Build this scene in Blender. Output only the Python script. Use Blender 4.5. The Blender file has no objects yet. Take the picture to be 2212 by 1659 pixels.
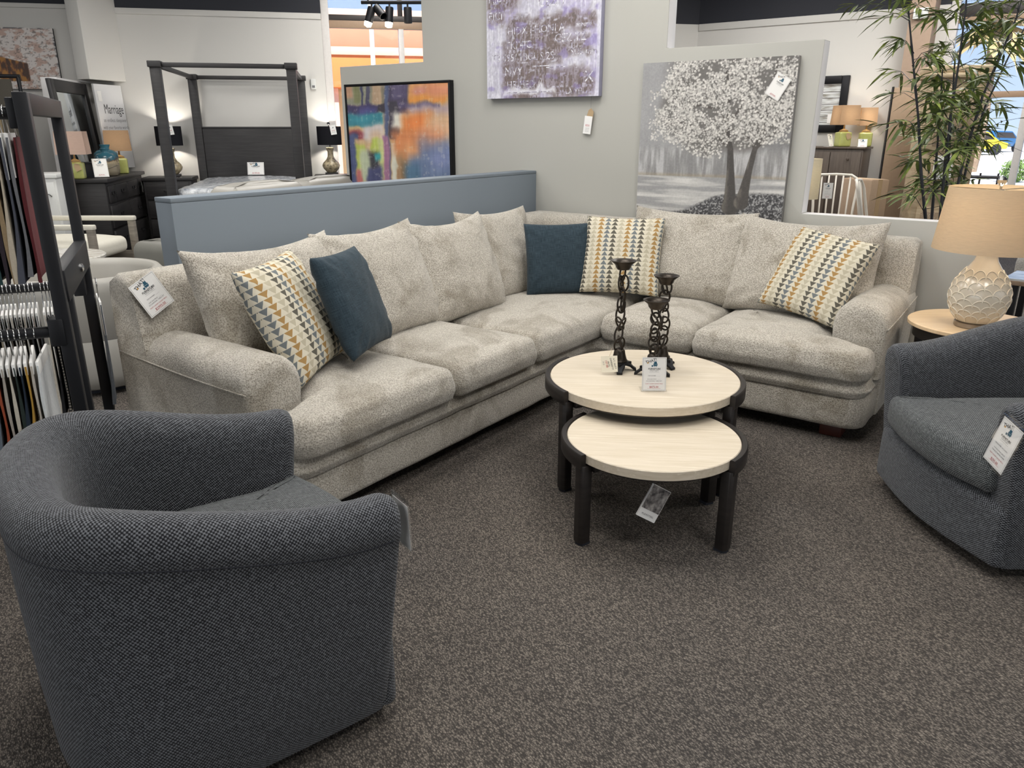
LAMP = 30.0
import bpy, bmesh, math, random
import numpy as np
from mathutils import Vector, Matrix, noise
random.seed(7)
COL = bpy.context.scene.collection
PI = math.pi
R = math.radians
# ---------------------------------------------------------------- camera frame (metres, camera at 0,0,1.5)
FPX, YAW, EYE = 1640.0, R(35.6), 1.5
TILT = math.atan(551.5 / FPX)
RT = Vector((math.cos(YAW), math.sin(YAW), 0))
FW = Vector((-math.sin(YAW), math.cos(YAW), 0))
UP = Vector((0, 0, 1))
EYEP = Vector((0, 0, EYE))
F3 = FW * math.cos(TILT) - UP * math.sin(TILT)
U3 = FW * math.sin(TILT) + UP * math.cos(TILT)
def ray(x, y): return F3 * FPX + RT * (x - 1106) - U3 * (y - 829.5)
def at_d(x, y, d): v = ray(x, y); return EYEP + v * (d / v.dot(FW))
def at_z(x, y, z): v = ray(x, y); return EYEP + v * ((z - EYE) / v.z)
def on_plane(x, y, p, n):
    v = ray(x, y); n = Vector(n); return EYEP + v * ((Vector(p) - EYEP).dot(n) / v.dot(n))
def lf(lat, fwd, z=0): return RT * lat + FW * fwd + UP * z
# ---------------------------------------------------------------- object helpers
MW = {}
def tag(o, label, cat, group=None, kind=None):
    o['label'] = label; o['category'] = cat
    if group: o['group'] = group
    if kind: o['kind'] = kind
    return o
def thing(name, label, cat, loc=(0, 0, 0), rz=0.0, group=None, M=None):
    o = bpy.data.objects.new(name, None); COL.objects.link(o)
    o.empty_display_size = .05
    if M is None: M = Matrix.Translation(Vector(loc)) @ Matrix.Rotation(rz, 4, 'Z')
    o.matrix_world = M; MW[o.name] = M.copy()
    return tag(o, label, cat, group)
def dup(root, M, label=None, group=None):
    r = root.copy(); COL.objects.link(r); r.matrix_world = M; MW[r.name] = M.copy()
    if label: r['label'] = label
    if group: r['group'] = group
    for ch in list(root.children):
        c = ch.copy(); COL.objects.link(c); c.parent = r
        for g in ch.children:
            d = g.copy(); COL.objects.link(d); d.parent = c
    return r
class MB:
    def __init__(s): s.v = []; s.f = []; s.m = []; s.uv = []; s.has_uv = False
    def add(s, vs, fs, mat=0, uvs=None, M=None):
        b = len(s.v)
        for p in vs: s.v.append((M @ Vector(p)) if M is not None else Vector(p))
        for i, f in enumerate(fs):
            s.f.append([b + k for k in f]); s.m.append(mat)
            if uvs is not None:
                s.has_uv = True; s.uv.append([uvs[k] for k in f])
            else: s.uv.append(None)
        return s
    def box(s, x0, y0, z0, x1, y1, z1, mat=0, M=None):
        vs = [(x, y, z) for z in (z0, z1) for y in (y0, y1) for x in (x0, x1)]
        return s.add(vs, [(0, 2, 3, 1), (4, 5, 7, 6), (0, 1, 5, 4), (2, 6, 7, 3), (0, 4, 6, 2), (1, 3, 7, 5)], mat, None, M)
    def cbox(s, c, sz, mat=0, M=None):
        return s.box(c[0]-sz[0]/2, c[1]-sz[1]/2, c[2]-sz[2]/2, c[0]+sz[0]/2, c[1]+sz[1]/2, c[2]+sz[2]/2, mat, M)
    def prism(s, poly, z0, z1, mat=0, M=None):
        n = len(poly)
        vs = [(p[0], p[1], z0) for p in poly] + [(p[0], p[1], z1) for p in poly]
        fs = [tuple(reversed(range(n))), tuple(range(n, 2*n))] + [(i, (i+1) % n, n+(i+1) % n, n+i) for i in range(n)]
        return s.add(vs, fs, mat, None, M)
    def tube(s, pts, r, n=8, closed=False, mat=0, M=None, cap=True):
        pts = [Vector(p) for p in pts]; k = len(pts); rs = r if isinstance(r, (list, tuple)) else [r] * k
        vs = []; up = None
        for i, p in enumerate(pts):
            if closed: t = pts[(i+1) % k] - pts[i-1]
            else: t = pts[min(i+1, k-1)] - pts[max(i-1, 0)]
            t.normalize()
            if up is None:
                up = t.orthogonal().normalized()
            else:
                up = (up - t * up.dot(t))
                if up.length < 1e-6: up = t.orthogonal()
                up.normalize()
            w = t.cross(up)
            for j in range(n):
                a = 2*PI*j/n; vs.append(p + (up*math.cos(a) + w*math.sin(a)) * rs[i])
        fs = []
        for i in range(k if closed else k-1):
            a, b = i*n, ((i+1) % k)*n
            for j in range(n): fs.append((a+j, a+(j+1) % n, b+(j+1) % n, b+j))
        if cap and not closed:
            fs.append(tuple(reversed(range(n)))); fs.append(tuple(range((k-1)*n, k*n)))
        return s.add(vs, fs, mat, None, M)
    def lathe(s, prof, n=32, mat=0, M=None, cap=True):
        vs = []; fs = []; k = len(prof)
        for r, z in prof:
            for j in range(n): a = 2*PI*j/n; vs.append((r*math.cos(a), r*math.sin(a), z))
        for i in range(k-1):
            for j in range(n): fs.append((i*n+j, i*n+(j+1) % n, (i+1)*n+(j+1) % n, (i+1)*n+j))
        if cap:
            if prof[0][0] > 1e-5: fs.append(tuple(reversed(range(n))))
            if prof[-1][0] > 1e-5: fs.append(tuple(range((k-1)*n, k*n)))
        return s.add(vs, fs, mat, None, M)
    def rings(s, rings, mat=0, uvs=None, closed=True, cap0=False, cap1=False, M=None):
        n = len(rings[0]); vs = [p for r in rings for p in r]; fs = []
        for i in range(len(rings)-1):
            for j in range(n if closed else n-1):
                fs.append((i*n+j, i*n+(j+1) % n, (i+1)*n+(j+1) % n, (i+1)*n+j))
        if cap0: fs.append(tuple(reversed(range(n))))
        if cap1: fs.append(tuple(range((len(rings)-1)*n, len(rings)*n)))
        return s.add(vs, fs, mat, uvs, M)
    def build(s, name, mats, parent=None, world=False, bevel=0.0, seg=2, smooth=35, boxuv=False, weld=False, jitter=0, jscale=6, recalc=True):
        vs = s.v
        if world and parent is not None:
            inv = MW[parent.name].inverted(); vs = [inv @ p for p in vs]
        me = bpy.data.meshes.new(name)
        me.from_pydata([tuple(p) for p in vs], [], s.f)
        me.polygons.foreach_set('material_index', s.m)
        if s.has_uv:
            ul = me.uv_layers.new(name='UVMap'); fl = []
            for f, u in zip(s.f, s.uv):
                for k in range(len(f)): fl.extend(u[k] if u is not None else (0, 0))
            ul.data.foreach_set('uv', fl)
        bm = bmesh.new(); bm.from_mesh(me)
        if weld: bmesh.ops.remove_doubles(bm, verts=bm.verts, dist=1e-5)
        if recalc: bmesh.ops.recalc_face_normals(bm, faces=bm.faces)
        if bevel > 0:
            es = [e for e in bm.edges if len(e.link_faces) == 2 and e.calc_face_angle(0) > R(30)]
            bmesh.ops.bevel(bm, geom=es, offset=bevel, segments=seg, affect='EDGES', profile=.5, clamp_overlap=True)
        if jitter:
            bm.normal_update()
            for v in bm.verts: v.co += noise.noise_vector(v.co*jscale) * jitter + noise.noise_vector(v.co*jscale*3.1+Vector((5, 1, 2))) * jitter*.35
        bm.normal_update()
        if boxuv:
            ly = bm.loops.layers.uv.verify()
            for f in bm.faces:
                n = f.normal; a = max(range(3), key=lambda i: abs(n[i]))
                for l in f.loops:
                    c = l.vert.co
                    l[ly].uv = (c.y, c.z) if a == 0 else ((c.x, c.z) if a == 1 else (c.x, c.y))
        bm.to_mesh(me); bm.free()
        me.polygons.foreach_set('use_smooth', [True] * len(me.polygons))
        if smooth < 180: me.set_sharp_from_angle(angle=R(smooth))
        me.update()
        o = bpy.data.objects.new(name, me); COL.objects.link(o)
        for m in (mats if isinstance(mats, (list, tuple)) else [mats]): me.materials.append(m)
        if parent is not None: o.parent = parent; MW[o.name] = MW[parent.name].copy()
        else: MW[o.name] = Matrix.Identity(4)
        return o
def struct(o, kind='structure'): o['kind'] = kind; return o
def basis(o, x, y, z=None):
    x = Vector(x).normalized(); y = Vector(y); y = (y - x*y.dot(x)).normalized(); z = x.cross(y)
    return Matrix(((x.x, y.x, z.x, o[0]), (x.y, y.y, z.y, o[1]), (x.z, y.z, z.z, o[2]), (0, 0, 0, 1)))
# ---------------------------------------------------------------- soft shapes
def rounded(poly, r, k=6):
    out = []; n = len(poly); rr = r if isinstance(r, (list, tuple)) else [r]*n
    for i in range(n):
        p0, p1, p2 = (Vector(poly[(i+d) % n]) for d in (-1, 0, 1))
        a = (p0-p1).normalized(); b = (p2-p1).normalized(); ang = a.angle(b)
        if rr[i] < 1e-4 or ang > 3.0: out.append(p1); continue
        t = min(rr[i]/math.tan(ang/2), (p0-p1).length*.48, (p2-p1).length*.48); rad = t*math.tan(ang/2)
        c = p1 + (a+b).normalized() * (rad/math.sin(ang/2))
        s = p1+a*t-c; e = p1+b*t-c; th = s.angle(e); cr = s.x*e.y-s.y*e.x
        for q in range(k+1):
            f = th*q/k*(1 if cr > 0 else -1)
            out.append(c+Vector((s.x*math.cos(f)-s.y*math.sin(f), s.x*math.sin(f)+s.y*math.cos(f))))
    return out
def resample(pts, step):
    out = []; n = len(pts)
    for i in range(n):
        a, b = pts[i], pts[(i+1) % n]; L = (b-a).length; k = max(1, int(round(L/step)))
        for q in range(k): out.append(a.lerp(b, q/k))
    return out
def pad(mb, outline, z0, z1, r, crown, c=None, step=.045, mat=0, M=None, rb=None, belly=0.0):
    """soft upholstered slab: outline CCW, rounded edges, domed top"""
    pts = resample(outline, step); n = len(pts); nor = []
    for i in range(n):
        t = pts[(i+1) % n]-pts[i-1]; nor.append(Vector((t.y, -t.x)).normalized())
    if c is None: c = sum(pts, Vector((0, 0)))/n
    c = Vector(c); rb = r if rb is None else rb; rings = []
    def ring(ins, z, sc=1.0): return [tuple(c+((p-m*ins)-c)*sc)+(z,) for p, m in zip(pts, nor)]
    for sc in (.3, .7): rings.append(ring(rb, z0, sc))
    for q in range(5):
        a = PI/2*q/4; rings.append(ring(rb*(1-math.sin(a)), z0+rb*(1-math.cos(a))))
    for q in (.33, .66): rings.append(ring(-belly, z0+rb+(z1-r-z0-rb)*q))
    for q in range(6):
        a = PI/2*q/5; rings.append(ring(r*(1-math.cos(a)), z1-r+r*math.sin(a)))
    xs = [p.x for p in pts]; ys = [p.y for p in pts]; cx, hx, cy, hy = (min(xs)+max(xs))/2, (max(xs)-min(xs))/2-r*.6, (min(ys)+max(ys))/2, (max(ys)-min(ys))/2-r*.6
    for sc in (.93, .85, .75, .64, .52, .4, .27, .14):
        rg = ring(r, z1, sc)
        rings.append([(x, y, z1+crown*(max(0, 1-((x-cx)/hx)**2)*max(0, 1-((y-cy)/hy)**2))**.6*min(1, (1-sc)*5)) for x, y, _ in rg])
    mb.rings(rings, mat, None, True, True, False, M)
    zt = z1+crown*(max(0, 1-((c.x-cx)/hx)**2)*max(0, 1-((c.y-cy)/hy)**2))**.6; b = len(mb.v)-n
    mb.v.append((M @ Vector((c.x, c.y, zt))) if M is not None else Vector((c.x, c.y, zt)))
    for i in range(n): mb.f.append([b+i, b+(i+1) % n, b+n]); mb.m.append(mat); mb.uv.append(None)
def pillow(mb, W, H, T, ear=.07, n=22, M=None, low=0.0, top_ear=None, seed=0, wr=.006, plump=.42):
    tp = ear if top_ear is None else top_ear
    def pt(u, v, sgn):
        e = tp if v > 0 else ear
        x = W/2*u*(1-ear*(1-v*v)*abs(u)**2); y = H/2*v*(1-e*(1-u*u)*abs(v)**2)
        t = T/2*((1-abs(u)**2.6)*(1-abs(v)**2.6))**plump*(1-low*v)
        q = Vector((x*9+seed*7.3, y*9, sgn*3.0))
        t += wr*noise.noise(q)*min(1, t/(T*.2)) + wr*.6*noise.noise(q*2.3)*min(1, t/(T*.2))
        # pulled creases running in from the corners
        d = min(math.hypot(u-sx, v-sy) for sx in (-1, 1) for sy in (-1, 1))
        t += wr*.7*math.sin(math.atan2(v, u)*22+seed)*math.exp(-((d-.45)/.22)**2)*min(1, t/(T*.2))
        return (x, y, sgn*t)
    ss = []; last = None
    for i in range(0, 61):
        q = pt(i/60*.999, 0, 1); q = (q[0], max(0, T/2*(1-(i/60)**2.6)**plump))
        ss.append(0.0 if last is None else ss[-1]+math.hypot(q[0]-last[0], q[1]-last[1]))
        last = q
    def arc(u): k = abs(u)*60; i = min(59, int(k)); return math.copysign(ss[i]+(ss[i+1]-ss[i])*(k-i), u)
    for sgn in (1, -1):
        vs = []; uv = []; fs = []
        for j in range(n+1):
            for i in range(n+1):
                u = math.sin(PI/2*(2*i/n-1)); v = math.sin(PI/2*(2*j/n-1))
                u = .55*u+.45*(2*i/n-1); v = .55*v+.45*(2*j/n-1)
                vs.append(pt(u, v, sgn)); uv.append((.5+arc(u)/W, .5+arc(v)/W))
        for j in range(n):
            for i in range(n):
                a = j*(n+1)+i; f = (a, a+1, a+n+2, a+n+1); fs.append(f if sgn > 0 else f[::-1])
        mb.add(vs, fs, 0, uv, M)
def face_frame(c, yaw, tilt, roll):
    """x to the viewer's right, y up, z out of the face"""
    yaw, tilt, roll = R(yaw), R(tilt), R(roll)
    n = Vector((math.cos(yaw)*math.cos(tilt), math.sin(yaw)*math.cos(tilt), math.sin(tilt)))
    r = Vector((-math.sin(yaw), math.cos(yaw), 0)); u = n.cross(r)
    return basis(c, r*math.cos(roll)+u*math.sin(roll), -r*math.sin(roll)+u*math.cos(roll))
_tx = {}
def text(mb, s, size, x=0, y=0, rot=0.0, mat=0, M=None, align='CENTER', z=.0006, sx=1.0, bold=0.0):
    key = (s, align, bold)
    if key not in _tx:
        cu = bpy.data.curves.new('t', 'FONT'); cu.body = s; cu.size = 1; cu.align_x = align; cu.resolution_u = 2; cu.offset = bold
        o = bpy.data.objects.new('t', cu); COL.objects.link(o)
        dg = bpy.context.evaluated_depsgraph_get(); e = o.evaluated_get(dg); me = e.to_mesh()
        _tx[key] = ([tuple(v.co) for v in me.vertices], [tuple(p.vertices) for p in me.polygons])
        e.to_mesh_clear(); bpy.data.objects.remove(o); bpy.data.curves.remove(cu)
    vs, fs = _tx[key]; c, q = math.cos(rot), math.sin(rot)
    P = [(x+size*(a*sx*c-b*q), y+size*(a*sx*q+b*c), z) for a, b, _ in vs]
    if fs: mb.add(P, fs, mat, None, M)
# ---------------------------------------------------------------- materials
def lin(c):
    if isinstance(c, str): c = [int(c[i:i+2], 16)/255 for i in (0, 2, 4)]
    return tuple(x/12.92 if x <= .04045 else ((x+.055)/1.055)**2.4 for x in c)+(1.0,)
class NT:
    def __init__(s, name):
        s.m = bpy.data.materials.new(name); s.m.use_nodes = True; s.t = s.m.node_tree
        s.b = s.t.nodes['Principled BSDF']; s.out = s.t.nodes['Material Output']
    def n(s, typ, inp=None, **kw):
        nd = s.t.nodes.new(typ)
        for k, v in kw.items(): setattr(nd, k, v)
        for k, v in (inp or {}).items(): s.set(nd.inputs[k], v)
        return nd
    def set(s, sock, v):
        if isinstance(v, bpy.types.NodeSocket): s.t.links.new(v, sock)
        else: sock.default_value = v
    def P(s, **kw):
        for k, v in kw.items(): s.set(s.b.inputs[k.replace('_', ' ')], v)
    def math(s, op, a, b=0.0, c=0.0, clamp=False):
        nd = s.n('ShaderNodeMath', operation=op, use_clamp=clamp)
        for i, v in enumerate((a, b, c)): s.set(nd.inputs[i], v)
        return nd.outputs[0]
    def mix(s, f, a, b, blend='MIX'):
        nd = s.n('ShaderNodeMix', data_type='RGBA', blend_type=blend)
        s.set(nd.inputs[0], f); s.set(nd.inputs[6], a); s.set(nd.inputs[7], b); return nd.outputs[2]
    def coord(s, which='Object', scale=(1, 1, 1), rot=(0, 0, 0)):
        tc = s.n('ShaderNodeTexCoord'); mp = s.n('ShaderNodeMapping', {'Vector': tc.outputs[which], 'Scale': scale, 'Rotation': rot})
        return mp.outputs[0]
    def noise(s, vec, scale, detail=3, rough=.55, dist=0.0):
        return s.n('ShaderNodeTexNoise', {'Vector': vec, 'Scale': scale, 'Detail': detail, 'Roughness': rough, 'Distortion': dist}).outputs['Fac']
    def voro(s, vec, scale, out='Distance', feature='F1', rnd=1.0):
        return s.n('ShaderNodeTexVoronoi', {'Vector': vec, 'Scale': scale, 'Randomness': rnd}, feature=feature).outputs[out]
    def ramp(s, f, stops):
        nd = s.n('ShaderNodeValToRGB', {'Fac': f}); e = nd.color_ramp.elements
        while len(e) < len(stops): e.new(.5)
        for i, (p, c) in enumerate(stops): e[i].position = p; e[i].color = c
        return nd.outputs[0]
    def bump(s, h, strength, dist):
        s.P(Normal=s.n('ShaderNodeBump', {'Height': h, 'Strength': strength, 'Distance': dist}).outputs[0])
    def sep(s, vec): return s.n('ShaderNodeSeparateXYZ', {'Vector': vec}).outputs
def mul(c, k): return tuple(min(1, x*k) for x in c[:3])+(1.0,)
_pc = {}
def plain(name, col, rough=.6, metal=0.0, var=.06, scale=30, bump=.0, bscale=200, coat=0.0, spec=None):
    if name in _pc: return _pc[name]
    g = NT(name); c = lin(col); v = g.coord()
    f = g.noise(v, scale, 4)
    g.P(Base_Color=g.mix(f, mul(c, 1-var*1.5), mul(c, 1+var*1.5)), Roughness=rough, Metallic=metal)
    if coat: g.P(Coat_Weight=coat, Coat_Roughness=.1)
    if spec is not None: g.P(Specular_IOR_Level=spec)
    if bump: g.bump(g.noise(v, bscale, 2), bump, .002)
    _pc[name] = g.m; return g.m
def boucle(name, base, dark, light, warm=None, sc=1.0):
    g = NT(name); v = g.coord()
    w = g.n('ShaderNodeVectorMath', {0: v, 1: g.n('ShaderNodeTexNoise', {'Vector': v, 'Scale': 60.0}).outputs['Color']}, operation='MULTIPLY_ADD')
    w.inputs[2].default_value = (0, 0, 0)
    f1 = g.noise(v, 210*sc, 3, .65); f2 = g.voro(v, 150*sc); nap = g.noise(v, 4.5, 3, .6, .8)
    h = g.math('ADD', g.math('MULTIPLY', f1, .75), g.math('MULTIPLY', f2, .45))
    fine = g.ramp(h, [(.34, lin(dark)), (.52, lin(base)), (.72, lin(light))])
    napr = g.ramp(nap, [(.36, (.72, .70, .66, 1)), (.5, (1, 1, 1, 1)), (.64, (1.0, 1.0, 1.0, 1))])
    col = g.mix(1.0, fine, napr, 'MULTIPLY')
    g.P(Base_Color=col, Roughness=.95, Specular_IOR_Level=.15, Sheen_Weight=.35, Sheen_Roughness=.6)
    g.bump(h, .75, .006); return g.m
def weave(name, dark, mid, light, pitch=.006):
    g = NT(name); tc = g.n('ShaderNodeTexCoord').outputs['UV']; s = g.sep(tc)
    nz = g.noise(tc, 90, 2)
    u = g.math('MULTIPLY', s[0], PI/pitch); w = g.math('MULTIPLY', s[1], PI/pitch)
    a = g.math('SINE', u); b = g.math('SINE', w); ab = g.math('MULTIPLY', a, b)
    hgt = g.math('ADD', g.math('MULTIPLY', ab, .5), g.math('MULTIPLY', nz, .6))
    long1 = g.noise(g.n('ShaderNodeMapping', {'Vector': tc, 'Scale': (25, 420, 1)}).outputs[0], 1.0, 2)
    long2 = g.noise(g.n('ShaderNodeMapping', {'Vector': tc, 'Scale': (420, 25, 1)}).outputs[0], 1.0, 2)
    k = g.math('ADD', hgt, g.math('MULTIPLY', g.math('ADD', long1, long2), .55))
    g.P(Base_Color=g.ramp(k, [(.45, lin(dark)), (.85, lin(mid)), (1.0, lin(light))]), Roughness=.92, Specular_IOR_Level=.15, Sheen_Weight=.15)
    g.bump(hgt, .6, .003); return g.m
def linen(name, base, dark, k=1.0):
    g = NT(name); tc = g.n('ShaderNodeTexCoord').outputs['UV']
    l1 = g.noise(g.n('ShaderNodeMapping', {'Vector': tc, 'Scale': (10*k, 160*k, 1)}).outputs[0], 1.0, 3)
    l2 = g.noise(g.n('ShaderNodeMapping', {'Vector': tc, 'Scale': (160*k, 10*k, 1)}).outputs[0], 1.0, 3)
    f = g.math('MULTIPLY', g.math('ADD', l1, l2), .5)
    g.P(Base_Color=g.ramp(f, [(.38, lin(dark)), (.62, lin(base))]), Roughness=.95, Specular_IOR_Level=.1, Sheen_Weight=.1)
    g.bump(f, .4, .004); return g.m
def wood(name, c1, c2, scale=(2, 40, 2), rough=.45, rot=(0, 0, 0), bump=.15):
    if name in _pc: return _pc[name]
    g = NT(name); v = g.coord('Object', scale, rot)
    f = g.noise(v, 1.5, 6, .6, .6)
    g.P(Base_Color=g.ramp(f, [(.3, lin(c1)), (.7, lin(c2))]), Roughness=rough)
    if bump: g.bump(f, bump, .002)
    _pc[name] = g.m; return g.m
def triangles(name):
    g = NT(name); tc = g.n('ShaderNodeTexCoord').outputs['UV']; s = g.sep(tc)
    NC, NR = 11.6, 17.6
    u = g.math('MULTIPLY', s[0], NC); v = g.math('MULTIPLY', s[1], NR)
    cu = g.math('FLOOR', u); fu = g.math('FRACT', u); fv = g.math('FRACT', v)
    tri = g.math('LESS_THAN', g.math('ABSOLUTE', g.math('SUBTRACT', fu, .5)), g.math('MULTIPLY', g.math('SUBTRACT', .97, fv), .5))
    q = g.math('DIVIDE', g.math('ADD', g.math('MODULO', g.math('ADD', cu, 3.0), 4.0), .5), 4.0)
    rp = g.n('ShaderNodeValToRGB', {'Fac': q}); rp.color_ramp.interpolation = 'CONSTANT'; e = rp.color_ramp.elements
    while len(e) < 4: e.new(.5)
    for i, c in enumerate(('b0a893', '9a7436', '59636b', '3a3934')): e[i].position = i/4; e[i].color = lin(c)
    thread = g.noise(tc, 300, 2)
    bg = g.mix(thread, lin('c3bca9'), lin('d9d2c0'))
    tc2 = g.mix(g.math('MULTIPLY', thread, .22), rp.outputs[0], lin('d8d0bc'))
    g.P(Base_Color=g.mix(tri, bg, tc2), Roughness=.9, Specular_IOR_Level=.15)
    g.bump(thread, .3, .002); return g.m
def vcol(name, rough=.6, bump=.3, bs=260):
    g = NT(name); a = g.n('ShaderNodeVertexColor', layer_name='Col')
    n = g.noise(g.coord('Object', (1, 1, 1)), bs, 3)
    g.P(Base_Color=g.mix(g.math('MULTIPLY', n, .10), a.outputs[0], (.5, .5, .5, 1)), Roughness=rough)
    if bump: g.bump(n, bump, .002)
    return g.m
def emis(name, col, strength, base=None):
    g = NT(name); g.P(Base_Color=lin(base or col), Emission_Color=lin(col), Emission_Strength=strength, Roughness=.7); return g.m
def shade_fabric(name, col, trans=.6):
    g = NT(name); v = g.coord('Object', (1, 1, 1)); f = g.noise(g.coord('Object', (30, 30, 300)), 1.0, 3)
    c = g.mix(f, mul(lin(col), .85), mul(lin(col), 1.1))
    d = g.n('ShaderNodeBsdfDiffuse', {'Color': c}); t = g.n('ShaderNodeBsdfTranslucent', {'Color': c})
    mx = g.n('ShaderNodeMixShader', {0: trans, 1: d.outputs[0], 2: t.outputs[0]})
    g.t.links.new(mx.outputs[0], g.out.inputs[0]); return g.m
def glass(name, tint=(1, 1, 1, 1), gl=.06):
    g = NT(name); t = g.n('ShaderNodeBsdfTransparent', {'Color': tint}); s = g.n('ShaderNodeBsdfGlossy', {'Roughness': .03})
    fr = g.n('ShaderNodeLayerWeight', {'Blend': .25})
    mx = g.n('ShaderNodeMixShader', {0: g.math('MULTIPLY', fr.outputs['Fresnel'], gl*6, clamp=True), 1: t.outputs[0], 2: s.outputs[0]})
    g.t.links.new(mx.outputs[0], g.out.inputs[0]); return g.m
def carpet():
    g = NT('carpet'); v = g.coord('Object', (1, 1, 1), (0, 0, R(20)))
    st = g.n('ShaderNodeMapping', {'Vector': v, 'Scale': (1, 1.9, 1)}).outputs[0]
    d = g.voro(st, 135, 'Distance'); cc = g.sep(g.voro(st, 135, 'Color'))[0]
    nz = g.noise(v, 420, 2); big = g.noise(v, 1.1, 3)
    h = g.math('SUBTRACT', 1.0, g.math('MULTIPLY', d, 1.2))
    k = g.math('ADD', g.math('MULTIPLY', h, .5), g.math('ADD', g.math('MULTIPLY', cc, .33), g.math('MULTIPLY', nz, .28)))
    c = g.ramp(k, [(.38, lin('43403e')), (.64, lin('6f6963')), (.92, lin('9b948a'))])
    c = g.mix(1.0, c, g.ramp(big, [(.3, (.88, .88, .9, 1)), (.7, (1.08, 1.05, 1.02, 1))]), 'MULTIPLY')
    g.P(Base_Color=c, Roughness=.95, Specular_IOR_Level=.1); g.bump(k, .8, .006); return g.m
def wallpaint(name, col, var=.02):
    g = NT(name); v = g.coord(); f = g.noise(v, 1.5, 3); h = g.noise(v, 180, 2)
    g.P(Base_Color=g.mix(f, mul(lin(col), 1-var), mul(lin(col), 1+var)), Roughness=.75, Specular_IOR_Level=.25); g.bump(h, .08, .001); return g.m
def travertine(name, c1, c2, c3):
    g = NT(name); v = g.coord('Object', (2.6, 52, 52)); w = g.coord('Object', (5, 110, 110))
    f = g.noise(v, 1.6, 5, .6, .5); h = g.noise(w, 1.0, 3)
    c = g.ramp(f, [(.28, lin(c3)), (.5, lin(c1)), (.72, lin(c2))])
    c = g.mix(g.math('MULTIPLY', g.math('GREATER_THAN', h, .66), .35), c, lin('f3ead9'))
    g.P(Base_Color=c, Roughness=.42, Specular_IOR_Level=.4); return g.m
M = {}
M['carpet'] = carpet()
M['wall'] = wallpaint('wall_grey', 'b2b1ab'); M['wall_white'] = wallpaint('wall_white', 'd5d3cf'); M['blue'] = wallpaint('wall_blue_grey', '7c858e')
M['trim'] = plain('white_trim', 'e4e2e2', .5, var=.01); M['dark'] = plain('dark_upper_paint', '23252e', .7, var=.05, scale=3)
M['sofa'] = boucle('boucle_beige', 'a49d91', '787167', 'c6c0b5')
M['sofa2'] = boucle('boucle_grey', 'a6a39d', '77746e', 'c8c5bf')
M['navy'] = linen('navy_linen', '3c4a53', '28333b'); M['tri'] = triangles('triangle_print')
M['weave'] = weave('charcoal_weave', '1a1b1e', '323338', '6e7176', .0046); M['weave_seat'] = weave('charcoal_seat_weave', '1d1f21', '393c3f', '777b7c', .0042)
M['espresso'] = wood('espresso_wood', '1b1817', '2a2523', (4, 4, 40), .4)
M['black_wood'] = wood('black_stained_wood', '1e1d1f', '302e2f', (2, 2, 30), .5); M['black_wood_h'] = wood('black_stained_board', '1d1c1e', '323031', (2, 2, 26), .5)
M['trav'] = travertine('travertine', 'd0c4b1', 'd9cebd', 'c6b9a3')
M['steel'] = plain('black_powder_steel', '1c1d21', .5, .3, .04); M['chrome'] = plain('chrome', 'c8c8c8', .2, 1.0, .02)
M['bronze'] = plain('bronze_metal', '3a342e', .36, .8, .35, 25); M['iron'] = plain('black_iron', '1f1f22', .45, .6, .1)
M['paper'] = plain('white_card', 'f0efed', .6, var=.01); M['ink'] = plain('black_ink', '2c2c30', .7); M['red'] = plain('red_ink', 'b8434a', .7); M['teal'] = plain('teal_ink', '2a5a70', .7)
M['grey_ink'] = plain('grey_ink', '77777a', .7); M['kraft'] = plain('kraft_card', 'b39a78', .8); M['ochre'] = plain('ochre_ink', 'd9a860', .7)
M['sleeve'] = glass('plastic_sleeve', (.985, .985, .985, 1), .03); M['pane'] = glass('window_glass', (.97, .98, .98, 1), .03); M['tint_pane'] = glass('tinted_glass', (.86, .89, .93, 1), .03)
M['leather'] = plain('grey_leather', 'a5a29b', .45, var=.04, scale=8, bump=.15); M['leather_dark'] = plain('taupe_leather', '7d7c76', .4, var=.05, scale=8, bump=.15)
M['cream'] = plain('cream_upholstery', 'd9d5c8', .85, var=.04, bump=.2); M['oak_grey'] = wood('weathered_oak', '6f685f', '91897d', (3, 3, 30), .6)
M['white_lacquer'] = plain('white_lacquer', 'd9dad8', .4, var=.01); M['mirror'] = plain('mirror_glass', 'd0d8dc', .03, 1.0, .0)
M['bulb'] = emis('lit_bulb', 'fff2dc', 30.0); M['mahogany'] = wood('mahogany_foot', '3a1a14', '5a2a20')
# ---------------------------------------------------------------- bedroom corner frame (walls there run at 47.6 degrees)
ZA = R(47.6); ZO = Vector((-9.642, 6.134, 0)); EX = Vector((math.cos(ZA), math.sin(ZA), 0)); EY = Vector((-math.sin(ZA), math.cos(ZA), 0))
ZM = Matrix.Translation(ZO) @ Matrix.Rotation(ZA, 4, 'Z')
def zl(x, y, z=0): return ZO + EX*x + EY*y + UP*z
def zbox(x0, y0, z0, x1, y1, z1): return MB().box(x0, y0, z0, x1, y1, z1, 0, ZM)
XZ = Matrix(((1, 0, 0, 0), (0, 0, -1, 4.85), (0, 1, 0, 0), (0, 0, 0, 1)))     # local (x, height, depth towards the viewer)
# floor, ceiling
A0 = zl(-7, 0); B0 = (-4.83, 11.4)
poly = [(-16, -8), (8, -8), (8, 11.4), B0, (A0.x, A0.y), (-16, A0.y)]
struct(MB().prism(poly, -.05, 0).build('floor', M['carpet']))
struct(MB().prism(poly, 3.9, 3.98).build('ceiling', M['dark']))
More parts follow.
